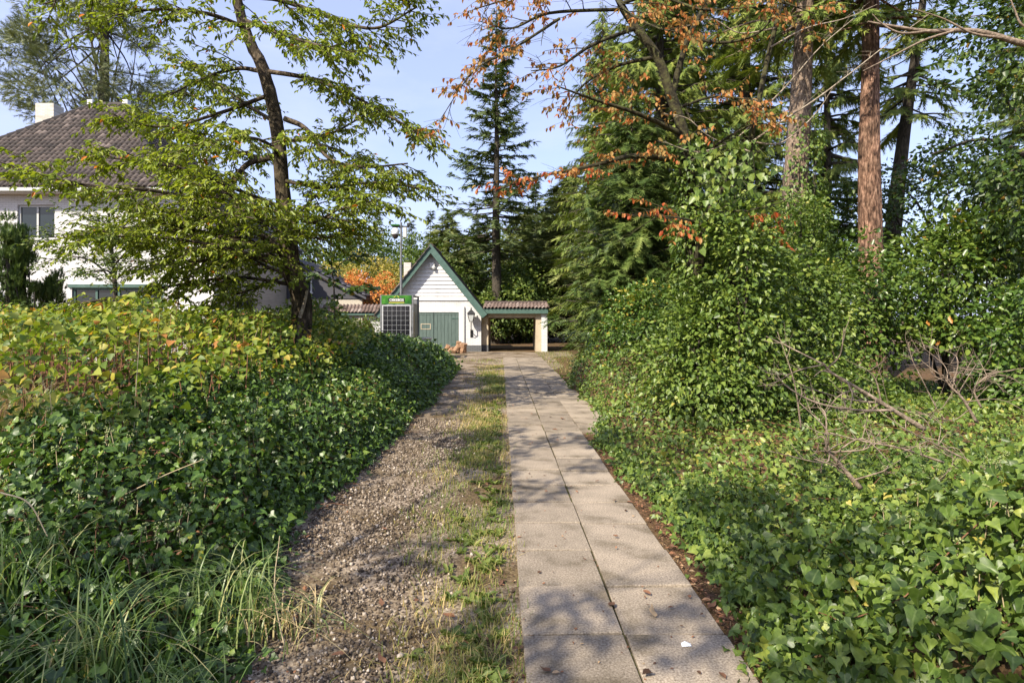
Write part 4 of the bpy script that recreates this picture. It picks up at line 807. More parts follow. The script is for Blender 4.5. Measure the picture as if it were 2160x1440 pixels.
# ---- the leaning cherry tree on the left
def pl(pts, dflt): return np.array([at(p[0], p[1], p[2] if len(p) > 2 else dflt) for p in pts])
def cherry_tree():
    rg = np.random.default_rng(41); d = 9.5; t = thing('cherry_tree', 'tall leaning cherry tree with layered green leaves by the drive', 'tree'); g = G(); bag = LeafBag()
    trunk = np.vstack([[(-3.42, 9.5, -0.05)], pl([(628, 760), (637, 640), (612, 560), (606, 480), (596, 400), (583, 260), (556, 150), (530, 95), (510, 40), (494, -30), (470, -140), (450, -260)], d)])
    tp = spline(trunk, 5); f = np.linspace(0, 1, len(tp)); g.tube(tp, 0.175 - 0.12 * f ** 0.8, 12, False, 0.07, rg)
    for k in range(9):                                       # old ivy stems on the trunk
        a = k * 0.7; off = np.stack([0.155 * np.cos(a + f[:22] * 9), 0.155 * np.sin(a + f[:22] * 9) * 1, 0 * f[:22]], -1) * (1 - 0.35 * f[:22, None]); g.tube(tp[:22] + off, 0.018, 4, False, 0.3, rg)
    L = [([(600, 250), (645, 272), (695, 335, 9.3), (770, 352, 9.1), (860, 345, 8.9)], .06, .012), ([(578, 330), (520, 348), (480, 400, 9.1), (400, 440, 8.6), (300, 450, 8.2)], .07, .012),
         ([(548, 150), (500, 145), (430, 165, 9.1), (360, 200, 8.7)], .05, .01), ([(604, 540), (540, 490, 9.1), (450, 440, 8.4), (340, 405, 7.7), (180, 390, 7.1), (10, 350, 6.8)], .06, .01),
         ([(500, -10), (590, 0, 9.2), (690, 35, 8.9), (790, 60, 8.6), (880, 15, 8.4)], .06, .012), ([(615, 600), (500, 585, 9), (380, 600, 8.4), (260, 625, 7.9), (170, 640, 7.6)], .04, .008),
         ([(560, 150), (650, 165, 9.3), (730, 195, 9.0), (830, 250, 8.8), (890, 285, 8.7)], .05, .01), ([(592, 380), (680, 395, 9.2), (790, 385, 9), (905, 400, 8.8)], .045, .01),
         ([(585, 300), (690, 285, 9.8), (800, 225, 10)], .04, .01), ([(570, 200), (460, 240, 9.2), (340, 268, 8.8), (230, 240, 8.5)], .045, .009),
         ([(600, 470), (520, 440, 10.2), (440, 380, 10.8), (330, 330, 11)], .045, .01), ([(605, 500), (560, 540, 8.4), (470, 520, 7.9), (330, 500, 7.6), (210, 500, 7.4)], .04, .01),
         ([(600, 430), (650, 470, 8.6), (720, 440, 8.2), (800, 420, 8)], .035, .008), ([(590, 330), (560, 300, 8.4), (500, 290, 7.8), (400, 310, 7.4)], .04, .008),
         ([(520, 60), (440, 30, 9), (330, 20, 8.6), (200, 40, 8.3)], .05, .01), ([(510, 40), (560, 60, 8.7), (650, 90, 8.3), (740, 110, 8)], .04, .01), ([(495, -40), (380, -60, 9), (250, -40, 8.6), (90, 10, 8.2)], .05, .01),
         ([(480, -100), (600, -120, 9), (750, -90, 8.6), (860, -40, 8.4)], .05, .01), ([(610, 580), (560, 560, 10), (480, 520, 10.5), (400, 500, 11)], .04, .01),
         ([(606, 480), (640, 440, 10.2), (700, 380, 10.6), (770, 330, 10.8)], .04, .01), ([(583, 260), (520, 220, 10.2), (450, 170, 10.8), (380, 120, 11)], .045, .01),
         ([(605, 520), (500, 470, 9.6), (390, 470, 9.4), (270, 480, 9.2), (150, 500, 9)], .045, .01), ([(600, 440), (500, 400, 9), (400, 360, 8.6), (290, 340, 8.3), (200, 330, 8.1)], .045, .01), ([(612, 570), (520, 540, 8.6), (420, 550, 8.1), (320, 560, 7.8)], .04, .01), ([(590, 340), (500, 320, 9.8), (400, 280, 10), (320, 250, 10.2)], .045, .01), ([(606, 500), (560, 470, 8.2), (510, 430, 7.4), (470, 400, 6.9)], .035, .008), ([(606, 520), (540, 520, 9.8), (460, 540, 9.9), (370, 570, 10)], .035, .008), ([(612, 575), (560, 600, 9.4), (500, 620, 9.2), (430, 640, 9)], .03, .008), ([(602, 455), (640, 495, 9.2), (690, 500, 9), (730, 480, 8.8)], .03, .008), ([(604, 540), (520, 505, 8.8), (430, 490, 8.5), (340, 470, 8.2)], .035, .008),
         ([(470, -140), (560, -200, 9.2), (680, -200, 9), (800, -160, 8.8)], .05, .01), ([(460, -200), (380, -260, 9.6), (280, -280, 9.8), (180, -240, 10)], .05, .01)]
    foliate([(pl(p, d), a * 0.8, b) for p, a, b in L], rg, g, bag, sec_n=23, sec_len=1.05, tw_n=6, tw_len=0.36, step=0.036, size=0.083, droop=0.22, rise=0.06, flat=0.24, start=0.2, hang=0.5)
    g.build('trunk', M['bark_cherry'], t, True)
    n_ = bag.n(); tint = rg.beta(2, 2, n_) * 0.97; tint[rg.random(n_) < 0.006] = 1
    link('crown', bag.mesh('crown', L_LANCE, M['cherry'], tint), t)
    # broken pale stub low on the trunk
    g = G(); g.tube(spline(pl([(632, 670), (642, 640), (648, 612)], 9.25)), np.linspace(0.03, 0.018, 13), 6); g.build('snapped_branch', M['bark_pale'], t)
    return n_
nl_c = cherry_tree()

# ---- autumn tree right of the path
def autumn_tree():
    rg = np.random.default_rng(42); d = 8.0; t = thing('autumn_tree', 'forked mossy tree with hanging orange autumn leaves right of the path', 'tree'); g = G(); bag = LeafBag()
    b = at(1472, 700, d); b[2] = 0
    trunk = np.vstack([[b], pl([(1470, 700), (1463, 500), (1450, 350), (1436, 262), (1415, 200)], d)]); tp = spline(trunk, 5); g.tube(tp, np.linspace(0.1, 0.07, len(tp)), 9, False, 0.08, rg)
    g.tube(spline(pl([(1470, 640), (1480, 490, 7.6), (1497, 445, 7.5), (1520, 408, 7.4), (1545, 360, 7.4)], d)), np.linspace(0.075, 0.03, 25), 7, False, 0.08, rg)
    L = [([(1415, 200), (1387, 120), (1342, 60), (1305, 0), (1285, -80)], .066, .045), ([(1418, 200), (1432, 145), (1452, 80), (1487, 10), (1505, -60)], .045, .03)]
    for p, a, c in L:
        q = spline(pl(p, d)); g.tube(q, np.linspace(a, c, len(q)), 8, False, 0.08, rg)
    L1 = [([(1455, 338), (1400, 334), (1330, 330, 7.8), (1250, 350, 7.5), (1140, 372, 7.3), (1050, 400, 7.2)], .05, .008), ([(1442, 285), (1350, 242, 7.7), (1245, 207, 7.4), (1170, 180, 7.2)], .04, .007),
          ([(1310, 20), (1160, 28, 7.6), (1080, 60, 7.3), (1010, 45, 7.1)], .025, .005), ([(1180, 40, 7.5), (1080, 105, 7.2), (1000, 150, 7), (930, 250, 6.9)], .02, .004),
          ([(1340, 60), (1250, 95, 7.6), (1180, 140, 7.3), (1120, 150, 7.2)], .03, .006), ([(1305, 10), (1380, -10, 7.5), (1480, 20, 7.2), (1590, 15, 7)], .03, .006),
          ([(1440, 225), (1500, 205, 7.4), (1560, 208, 7.2), (1615, 228, 7.1)], .02, .006), ([(1463, 350), (1520, 300, 7.5), (1580, 265, 7.3), (1640, 240, 7.2)], .02, .005),
          ([(1480, 470, 7.6), (1430, 460, 7.2), (1380, 455, 7), (1320, 455, 6.9)], .018, .004), ([(1490, 450, 7.5), (1560, 445, 7.2), (1600, 440, 7.1), (1655, 425, 7)], .018, .004),
          ([(1385, 120), (1300, 140, 8.4), (1230, 180, 8.6), (1180, 250, 8.7)], .03, .006), ([(1452, 80), (1530, 90, 7.6), (1600, 70, 7.4), (1640, 20, 7.3)], .025, .006),
          ([(1290, -60), (1200, -40, 7.6), (1100, -10, 7.3), (1000, 20, 7.2)], .03, .006), ([(1500, -40), (1570, -30, 7.6), (1640, 0, 7.4), (1720, 30, 7.3)], .03, .006), ([(1300, 0), (1330, 30, 7.2), (1390, 60, 6.8), (1450, 70, 6.6)], .02, .005)]
    foliate([(pl(p, d), a, c) for p, a, c in L1], rg, g, bag, sec_n=22, sec_len=0.75, tw_n=4, tw_len=0.26, step=0.043, size=0.068, droop=0.1, rise=0.1, flat=0.3, bare=0.34, start=0.15, hang=1.7, thick=0.007)
    g.build('trunk', M['bark_moss'], t, True)
    n_ = bag.n(); P = np.concatenate(bag.P); tint = np.clip(rg.beta(2, 2, n_) + np.where(P[:, 2] < 3.4, 0.22, -0.06), 0, 1)
    link('crown', bag.mesh('crown', L_ELLIP, M['autumn'], tint), t)
    return n_
nl_a = autumn_tree()

rg = np.random.default_rng(143); n = 3400; z = rg.uniform(0.3, 3.9, n); a = rg.uniform(0, 6.28, n); spread = 0.11 + 0.28 * rg.random(n) * (0.35 + 0.65 * (1 - z / 4.2)) + .04 * wob(a, z * 3, 1)
cx, cy_ = np.interp(z, [0, 1.3, 2.6, 3.6, 4.0], [2.52, 2.5, 2.46, 2.38, 2.3]), 8.0; rad_ = np.stack([np.cos(a), np.sin(a), 0 * a], -1); P = np.stack([cx + spread * np.cos(a), cy_ + spread * np.sin(a), z], -1)
iv_ = thing('climbing_ivy', 'ivy wrapping the dark stem of the autumn tree', 'ivy')
link('leaves', leaf_mesh('leaves', L_OVATE, P, nrm(np.array([0, 0, -.7]) + rad_ * .6 + rg.normal(0, .45, (n, 3))), nrm(rad_ + np.array([0, 0, .6]) + rg.normal(0, .45, (n, 3))), rg.uniform(.045, .085, n), M['ivyl'], np.clip(rg.beta(2, 2, n) - .05, 0, .97)), iv_)
g = G()
for k in range(4):
    zz = np.linspace(0, 3.7, 12); g.tube(np.stack([np.interp(zz, [0, 2.6, 4], [2.52, 2.46, 2.3]) + .1 * np.cos(k * 1.6 + zz), 8 + .1 * np.sin(k * 1.6 + zz), zz], -1), .01, 4, False)
g.build('stems', M['bark_dark'], iv_)

# ---- slim mossy stem and bare lichen branches beside it
rg = np.random.default_rng(43); t = thing('bare_sapling', 'slim mossy stem with bare pale lichen twigs beside the autumn tree', 'tree'); g = G(); bag = LeafBag()
b = np.array([3.1, 8.4, 0.0])
q = spline(np.vstack([[b], [(3.1, 8.3, 2.0)], pl([(1582, 310), (1597, 230), (1622, 110), (1650, 0), (1665, -80)], 7.6)])); g.tube(q, np.linspace(.045, .026, len(q)), 7, False, .06, rg); g.build('trunk', M['bark_moss'], t, True); g = G()
LB = [([(1585, 300), (1640, 262), (1720, 210), (1800, 150), (1870, 95), (1960, 30)], .014, .004), ([(1600, 240), (1660, 180), (1730, 100), (1800, 40)], .012, .004), ([(1582, 320), (1500, 290), (1450, 250), (1400, 240)], .01, .004), ([(1590, 260), (1540, 300), (1470, 320), (1400, 300)], .01, .003), ([(1585, 300), (1650, 300), (1720, 240), (1760, 180)], .012, .003), ([(1635, 60), (1560, 70), (1500, 40), (1440, 60)], .01, .003), ([(1625, 100), (1700, 60), (1780, 40), (1850, 10)], .012, .003)]
foliate([(pl(p, 7.5), a, c) for p, a, c in LB], rg, g, bag, sec_n=11, sec_len=0.42, tw_n=3, tw_len=0.14, step=0.5, size=0.001, droop=0.0, rise=0.25, flat=0.3, bare=1.0, thick=0.004)
g.build('twigs', M['bark_pale'], t, True)
t = thing('bare_limb_tree', 'smooth brown limb reaching in from the right edge above the laurel', 'tree'); g = G(); rg = np.random.default_rng(44)
g.tube(spline([(6.6, 6.2, 0), (6.5, 6.2, 2.5), at(2330, 60, 6.2)]), np.linspace(.11, .07, 13), 8, False, .06, rg)
q = spline(pl([(2330, 60), (2240, 100), (2160, 92), (2060, 66), (1960, 66), (1880, 55), (1830, 46)], 6.2)); g.tube(q, np.linspace(.045, .008, len(q)), 7, False, .1, rg)
for p in ([(2110, 80), (2050, 70), (1990, 40), (1930, 20)], [(2010, 66), (1950, 85), (1880, 120), (1820, 150)], [(2300, 70), (2170, 60), (2140, 20), (2120, -40)], [(1960, 66), (1900, 70), (1860, 50), (1840, 30)]):
    q = spline(pl(p, 6.1)); g.tube(q, np.linspace(.016, .004, len(q)), 5, False)
g.build('trunk', M['deadwood'], t, True)

# ---- big conifers right of the path
fir = conifer('fir_tree', 'massive red barked fir with bare sunlit trunk on the right', (8.5, 14.0, 0), 18, 3.6, 8.6, M['cypress'], L_HANG, M['bark_fir'], tr=0.34, seed=51, sp=0.62, n_sub=12, whorl=0.75, nb=8, droop=0.35, up_tip=0.1, hang=0.55)
# second trunk, ivy clad
fir2 = conifer('fir_tree', 'tall plated fir trunk clad with ivy behind the autumn tree', (6.55, 14.0, 0), 18, 3.6, 8.6, M['cypress'], L_HANG, M['bark_fir2'], tr=0.38, seed=52, sp=0.62, n_sub=12, whorl=0.75, nb=8, droop=0.35, up_tip=0.1, hang=0.6, lean=(0.75, 0))
# ivy on that trunk
rg = np.random.default_rng(53); n = 9000; z = rg.uniform(0.2, 6.3, n) ; z = z[rg.random(n) < 1.15 - z / 7.5]; n = len(z); a = rg.uniform(0, 6.28, n); spread = 0.46 + 0.6 * np.exp(-z / 2.2) + 0.10 * wob(a * 2, z * 2, 1.5) + rg.normal(0, .05, n)
cx = 6.55 + z / 24; k = (z < 2.9) | (np.cos(a - 5.3) > -0.35 + 0.22 * (z - 3.5)); z, a, spread, cx = z[k], a[k], spread[k], cx[k]; n = len(z)
P = np.stack([cx + spread * np.cos(a), 14 + spread * np.sin(a), z], -1); rad_ = np.stack([np.cos(a), np.sin(a), 0 * a], -1)
vine = thing('climbing_ivy', 'pale green ivy climbing the plated fir trunk', 'ivy')
link('leaves', leaf_mesh('leaves', L_OVATE, P, nrm(np.array([0, 0, -0.8]) + rad_ * 0.5 + rg.normal(0, .4, (n, 3))), nrm(rad_ + np.array([0, 0, .6]) + rg.normal(0, .4, (n, 3))), rg.uniform(.06, .11, n), M['ivyl'], np.clip(rg.beta(2, 2, n) - 0.1, 0, .98)), vine)
g = G()
for k in range(6):
    zz = np.linspace(0, 5.2, 14); a0 = 3.6 + k * 0.5; rr_ = 0.39 + 0 * zz; g.tube(np.stack([6.55 + zz / 24 + rr_ * np.cos(a0 + .2 * np.sin(zz)), 14 + rr_ * np.sin(a0 + .2 * np.sin(zz)), zz], -1), np.linspace(.025, .01, 14), 4, False)
g.build('stems', M['bark_dark'], vine)

# soft hanging cypress wall (tall, foliage to the ground) and the dark yew in front of it
cyp = conifer('cypress_tree', 'tall soft cypress with drooping foliage behind the autumn tree', (4.9, 19.5, 0), 19, 3.6, 0.8, M['cypress'], L_HANG, M['bark_dark'], tr=0.3, seed=54, sp=0.57, n_sub=16, whorl=0.44, nb=10, droop=0.3, up_tip=0.0, hang=0.8, prof=1.6)
clone(cyp, (8.3, 21, 0), 2.1, 1.05, 'dark cypress seen between the two big fir trunks')
clone(cyp, (4.6, 30.0, 0), 4.0, 0.92, 'slimmer pale cypress rising behind the right end of the carport')
for x_, y_, a_, s_, lb in [(10.4, 19.5, 0.7, (0.6, 0.6, 1.0), 'dark cypress filling the gap between the two fir trunks'), (6.6, 25, 3.3, 1.1, 'tall cypress deep in the wood behind the plated fir'), (21.0, 22, 5.1, 1.0, 'cypress behind the dark maple at the right edge'), (25.0, 28, 1.3, 1.1, 'cypress far back at the right edge of the wood')]:
    clone(cyp, (x_, y_, 0), a_, s_, lb, 'cypresses in the wood')
yew = conifer('yew_tree', 'dense dark yew overhanging the path end beside the carport', (3.3, 16.2, 0), 7.6, 2.35, 0.25, M['yew'], L_SPRAY, M['bark_dark'], tr=0.22, seed=55, sp=0.58, n_sub=18, whorl=0.3, nb=11, droop=0.18, up_tip=0.25, hang=0.25, prof=1.7)
clone(yew, (4.9, 13.8, 0), 2.6, (0.72, 0.72, 0.62), 'smaller dark yew behind the ivy clad shrub')
clone(yew, (3.75, 20.8, 0), 4.4, (0.8, 0.8, 0.7), 'green yew standing against the white carport pier')
# ---- spruce behind the carport and neighbours
spr = conifer('spruce_tree', 'tall straight spruce with bare lower trunk behind the carport', at(1047, 640, 35) * [1, 1, 0], 19.8, 4.4, 5.6, M['needle'], L_SPRAYF, M['bark_dark'], tr=0.36, seed=56, sp=0.8, n_sub=11, whorl=0.48, nb=6, droop=0.28, up_tip=0.35, prof=0.8, dead=10)
# ---- pine behind the house
pb = at(222, 300, 34) * [1, 1, 0]
pin = shrub('pine_tree', 'open crowned pine rising behind the house roof', 'tree', (pb[0] - 0.9, pb[1], 16.0), (4.6, 3.4, 4.9), 7500, 0.5, L_TUFT, M['pine'], K=75, sub=0.75, seed=57, trunk=(pb, pb + [0, 0, 21.5], 0.36), stems=40, dadd=(0, 0, 0.25))
clone(spr, at(85, 300, 40) * [1, 1, 0], 1.0, (0.9, 0.9, 0.68), 'small dark spruce left of the house chimney')

# ---- background woodland, each tree its own
bgA = conifer('woodland_conifer', 'pale feathery conifer just behind the garage ridge', at(945, 640, 40) * [1, 1, 0], 8.6, 3.4, 0.8, M['palec'], L_SPRAYF, M['bark_dark'], tr=0.2, seed=61, sp=0.95, n_sub=11, whorl=0.34, nb=9, droop=0.1, up_tip=0.2, prof=1.25)
bgB = conifer('woodland_conifer', 'thin pointed conifer on the skyline above the garage ridge', at(908, 640, 58) * [1, 1, 0], 12, 2.1, 1.5, M['needle'], L_SPRAYF, M['bark_dark'], tr=0.18, seed=62, sp=0.95, n_sub=11, whorl=0.42, nb=7, droop=0.15, up_tip=0.3, prof=0.9)
for px_, d_, s_, src, lb in [(735, 56, 1.08, bgB, 'pointed conifer left of the camera mast, tallest there'), (797, 57, 0.98, bgB, 'pointed conifer just left of the camera mast'), (868, 60, 0.95, bgB, 'thin conifer tip just right of the camera mast'), (985, 52, 1.0, bgA, 'broad pale conifer left of the spruce trunk'),
        (1005, 60, 1.0, bgB, 'thin conifer left of the spruce, standing far back'), (1105, 42, 1.1, bgA, 'broad pale conifer right of the spruce trunk'), (1165, 45, 1.25, bgA, 'tall pale conifer between spruce and dark yew'), (1130, 55, 1.2, bgB, 'far conifer showing right of the spruce'), (1200, 38, 1.3, bgA, 'large pale conifer behind the right end of the carport'), (1290, 40, 1.7, bgB, 'dark conifer in the wood behind the cypress'), (1560, 38, 1.75, bgB, 'dark conifer in the wood behind the forked tree')]:
    clone(src, at(px_, 640, d_) * [1, 1, 0], d_ * 1.7, s_, lb, 'woodland conifers')
bgA['group'] = bgB['group'] = 'woodland conifers'
def broad(label, px_, d_, H, r, seed, m='bgleaf', n=5200, size=0.2):
    b = at(px_, 640, d_) * [1, 1, 0]
    return shrub('broadleaf_tree', label, 'tree', (b[0], b[1], H * 0.56), (r, r, H * 0.46), n, size, L_OVATE, M[m], K=70, sub=r * 0.36, seed=seed, trunk=(b, b + [0, 0, H * 0.55], 0.2), stems=12, group='broadleaf trees behind the garage')
broad('rounded green tree behind the annex roof', 672, 38, 9.0, 3.4, 71)
broad('olive green tree left of the camera mast', 760, 40, 7.4, 3.0, 72)
broad('yellowish round tree right behind the camera mast', 852, 44, 7.6, 2.8, 73, 'bgleaf')
broad('green tree behind the left slope of the garage roof', 900, 37, 5.6, 2.6, 74)
broad('bright green tree right of the spruce trunk', 1100, 37, 5.0, 2.4, 75, n=6500)
broad('green tree filling the gap left of the cherry trunk', 560, 42, 9.5, 3.6, 76, n=7000)
t_ = broad('low sunlit green tree seen through the carport', 1058, 35.6, 3.0, 1.7, 77, n=5000)
t_ = broad('dark bushy tree seen through the carport opening', 1118, 37.5, 2.9, 1.8, 78, n=6000)
broad('mid green tree left of the spruce trunk above the garage roof', 1000, 43, 7.0, 2.8, 178, n=6500)
broad('mid green tree close behind the spruce trunk', 1062, 46, 8.2, 3.0, 179, n=6500)
broad('green bush behind the tiled garden wall', 700, 33, 3.4, 1.8, 79, n=5000)
shrub('yellow_bush', 'upright yellow leaved bush behind the orange bush', 'bush', at(775, 640, 32) * [1, 1, 0] + [0, 0, 2.9], (2.3, 1.2, 2.0), 6500, 0.12, L_ELLIP, M['yellowleaf'], K=60, sub=0.5, seed=81)
shrub('orange_bush', 'rounded orange and red autumn bush above the tiled wall', 'bush', at(785, 640, 29.5) * [1, 1, 0] + [0, 0, 2.2], (2.0, 1.1, 1.5), 7000, 0.11, L_ELLIP, M['orangeleaf'], K=50, sub=0.42, seed=82)
shrub('yellow_bush', 'slim yellow bush beside the cherry trunk', 'bush', at(695, 640, 30) * [1, 1, 0] + [0, 0, 2.9], (0.9, 0.8, 1.7), 2200, 0.11, L_ELLIP, M['yellowleaf'], K=26, sub=0.4, seed=83)

# ---- plants round the house
rg = np.random.default_rng(84)
t = thing('leafy_sapling', 'dark leaved sapling with thin stem in front of the orange bush', 'sapling'); g = G(); bag = LeafBag()
L = [([(706, 760), (706, 700), (705, 620), (700, 560), (696, 500)], .03, .008), ([(705, 640), (740, 610), (780, 605)], .012, .004), ([(705, 600), (670, 585), (650, 590)], .012, .004), ([(703, 570), (735, 545), (765, 540)], .01, .004), ([(702, 560), (680, 530), (665, 525)], .01, .004), ([(706, 660), (672, 650), (650, 655)], .01, .004)]
foliate([(pl(p, 13.5), a, c) for p, a, c in L], rg, g, bag, sec_n=16, sec_len=0.5, tw_n=3, tw_len=0.2, step=0.06, size=0.13, droop=0.2, rise=0.05, flat=0.2, start=0.2, hang=0.5, thick=0.006)
g.build('trunk', M['bark_dark'], t, True); link('crown', bag.mesh('crown', L_HEART, M['maple'], rng=rg), t)
t = thing('garden_tree', 'small fine leaved tree before the white house wall', 'tree'); g = G(); bag = LeafBag(); b = at(243, 660, 15.5); b[2] = 0
L = [(np.vstack([[b], pl([(243, 620), (240, 570), (236, 520), (230, 450)], 15.5)]), .07, .02)] + [(pl(p, 15.5), .03, .006) for p in ([(242, 600), (200, 555), (140, 540), (80, 560)], [(242, 590), (290, 560), (340, 550)], [(240, 560), (190, 520), (120, 500), (70, 510)], [(238, 540), (290, 510), (350, 480)], [(236, 520), (200, 470), (150, 450)], [(236, 500), (280, 460), (320, 440)], [(238, 540), (220, 500), (200, 440)], [(240, 580), (220, 570, 14.5), (180, 580, 14)], [(240, 560), (270, 530, 14.6), (310, 520, 14.2)])]
foliate(L, rg, g, bag, sec_n=24, sec_len=0.8, tw_n=5, tw_len=0.3, step=0.038, size=0.072, droop=0.1, rise=0.2, flat=0.3, start=0.25, hang=0.3, thick=0.006)
g.build('trunk', M['bark_dark'], t, True); link('crown', bag.mesh('crown', L_ELLIP, M['bgleaf'], rng=rg), t)
for px_, py_, d_, rr_, lb, sd in [(14, 425, 15.5, 0.55, 'tall columnar yew at the left edge before the house window', 85), (48, 455, 15.8, 0.5, 'columnar yew just right of the leftmost yew', 86), (108, 545, 16.5, 0.5, 'short columnar yew before the house wall', 87)]:
    p = at(px_, py_, d_); shrub('columnar_yew', lb, 'tree', (p[0], p[1], p[2] * 0.47), (rr_ * 0.62, rr_ * 0.62, p[2] * 0.5), 2900, 0.155, L_SPRAYF, M['yew'], K=90, sub=0.15, tbias=-0.2, seed=sd, stems=6, group='columnar yews by the house', dadd=(0, 0, 1.5), trunk=((p[0], p[1], -.05), (p[0], p[1], p[2] * .8), .07))
conifer('juniper_bush', 'loose dark juniper below the columnar yews', (at(70, 640, 14)[0], 14, 0), 1.9, 1.3, 0.1, M['yew'], L_SPRAY, M['bark_dark'], tr=0.06, seed=88, sp=0.4, n_sub=16, whorl=0.16, nb=8, droop=-0.5, up_tip=0.4, prof=1.3)['category'] = 'bush'
shrub('garden_shrub', 'low mixed shrub with reddish stems by the garden arch', 'shrub', at(735, 690, 22) * [1, 1, 0] + [0, 0, 0.8], (1.5, 0.8, 0.85), 3500, 0.09, L_ELLIP, M['bgleaf'], K=30, sub=0.35, seed=89, bark='stem')
shrub('garden_shrub', 'leafy shrub at the foot of the cherry tree', 'shrub', at(650, 690, 11) * [1, 1, 0] + [0, 0, 0.95], (0.9, 0.7, 0.75), 3000, 0.085, L_ELLIP, M['bgleaf'], K=26, sub=0.3, seed=90, tbias=0.15)
shrub('garden_shrub', 'low green shrub between lamp post and cherry tree', 'shrub', at(560, 690, 14) * [1, 1, 0] + [0, 0, 0.9], (1.6, 0.8, 0.75), 3500, 0.09, L_ELLIP, M['bgleaf'], K=30, sub=0.35, seed=91, tbias=0.1)

# ---- right hand thickets
for lb, c_, r_, n_, sd in [('tall ivy clad shrub wrapped round the autumn tree stem', (3.05, 8.3, 1.65), (0.75, 0.7, 1.75), 8500, 92), ('low ivy hummock before the autumn tree stem', (2.45, 7.6, 0.75), (0.75, 0.7, 0.8), 5000, 192), ('ivy clad shrub right of the autumn tree stem', (4.2, 8.8, 1.3), (0.85, 0.8, 1.35), 7500, 193),
        ('low ivy hummock behind the dead branches', (4.1, 7.6, 0.4), (0.8, 0.6, 0.5), 3500, 194), ('narrow ivy column before the vine stems', (2.85, 7.35, 1.55), (0.5, 0.42, 1.35), 5000, 196), ('ivy shrub reaching up between autumn tree and fir', (5.0, 10.4, 1.9), (0.8, 0.8, 1.7), 6500, 195)]:
    shrub('ivy_clad_shrub', lb, 'shrub', c_, r_, n_, 0.066, L_OVATE, M['ivyl'], K=46, sub=0.34, seed=sd, tbias=0.0, group='ivy clad shrubs right of the path')
shrub('ivy_clad_shrub', 'leafy ivy hummock between yew and pale ivy mound', 'shrub', (2.7, 11.6, 1.1), (1.1, 1.0, 1.1), 8000, 0.075, L_OVATE, M['ivy'], K=40, sub=0.4, seed=93, tbias=0.15)
shrub('leafy_shrub', 'green shrub at the foot of the red barked fir', 'shrub', (5.7, 10.6, 1.5), (1.2, 1.2, 1.6), 7000, 0.085, L_OVATE, M['rhodo'], K=45, sub=0.45, seed=94, tbias=-0.1)
shrub('rhododendron', 'large leathery rhododendron before the dark maple', 'shrub', (8.1, 10.8, 1.85), (1.35, 1.1, 1.65), 7500, 0.12, L_ELLIP, M['rhodo'], K=55, sub=0.42, seed=95, zmin=0.95)
shrub('maple_tree', 'dark leafy maple filling the right edge of the view', 'tree', (9.4, 9.6, 4.6), (2.2, 2.0, 3.6), 11500, 0.1, L_OVATE, M['maple'], K=70, sub=0.52, seed=96, trunk=((9.8, 9.8, -0.05), (9.5, 9.7, 5.0), 0.2), stems=16)
shrub('ivy_clad_shrub', 'dark ivy column at the right edge under the maple', 'shrub', (7.35, 8.1, 1.0), (0.75, 0.8, 1.35), 6500, 0.075, L_OVATE, M['ivy'], K=34, sub=0.36, seed=97)
shrub('holly_tree', 'thin crowned tree showing sky between the fir and the maple', 'tree', (12.6, 17, 3.9), (3.2, 2.2, 2.7), 9000, 0.12, L_OVATE, M['maple'], K=70, sub=0.6, seed=98, trunk=((12.6, 17, -0.05), (12.4, 17, 4.0), 0.16), stems=16)
shrub('holly_tree', 'thin leafy tree behind the ivy clad fir trunk', 'tree', (8.4, 18, 3.2), (2.0, 1.6, 2.6), 5000, 0.11, L_OVATE, M['maple'], K=46, sub=0.5, seed=99, trunk=((8.4, 18, -0.05), (8.4, 18, 3.4), 0.12), stems=12)
lt = conifer('grey_fir', 'grey trunked conifer leaning behind the red barked fir', (12.3, 20, 0), 17, 3.8, 8.5, M['cypress'], L_HANG, M['bark_dark'], tr=0.36, seed=100, sp=0.7, n_sub=11, whorl=0.7, nb=7, droop=0.3, up_tip=0.1, hang=0.6, lean=(2.2, 0))
# vine with heart shaped leaves in the autumn tree
rg = np.random.default_rng(101); vn = thing('climbing_vine', 'vine with pale heart shaped leaves hanging in the autumn tree', 'vine'); n = 420
P = np.stack([rg.normal(1545, 42, n), rg.normal(380, 55, n), rg.normal(7.5, 0.25, n)], -1); P = np.stack([(P[:, 0] - 1080) / F * P[:, 2], P[:, 2], EYE + (HOR - P[:, 1]) / F * P[:, 2]], -1)
link('leaves', leaf_mesh('leaves', L_HEART, P, nrm(np.array([0, -.2, -1]) + rg.normal(0, .4, (n, 3))), nrm(np.array([-.4, -1, .5]) + rg.normal(0, .5, (n, 3))), rg.uniform(.06, .11, n), M['ivyl'], np.clip(rg.beta(2, 2, n), 0, .95)), vn)
g = G()
for k in range(14):
    i0, i1, i2 = rg.choice(n, 3); g.tube(spline([P[i0], P[i1], P[i2]], 4), .004, 3, False)
b = at(1560, 640, 7.5); b[2] = 0.3; g.tube(spline([b, at(1555, 520, 7.5), at(1548, 380, 7.5)], 5), .012, 5, False); g.build('stems', M['bark_dark'], vn)

# ---- trees standing behind and left of the viewer: their shade dapples the path
shrub('oak_tree', 'spreading tree beside the viewer whose crown dapples the path', 'tree', (-4.9, 0.0, 5.3), (4.6, 4.6, 0.75), 8500, 0.1, L_OVATE, M['bgleaf'], K=100, sub=0.27, seed=111, trunk=((-5.2, -2.2, -.05), (-5.0, -1.6, 5.0), 0.2), stems=22)
b_ = shrub('oak_tree', 'tall tree left of the house shading its roof', 'tree', (-26.5, 16.0, 10.5), (2.6, 2.6, 4.0), 4000, 0.2, L_OVATE, M['bgleaf'], K=40, sub=0.8, seed=113, trunk=((-26.5, 16, -.05), (-26.5, 16, 10), .25))

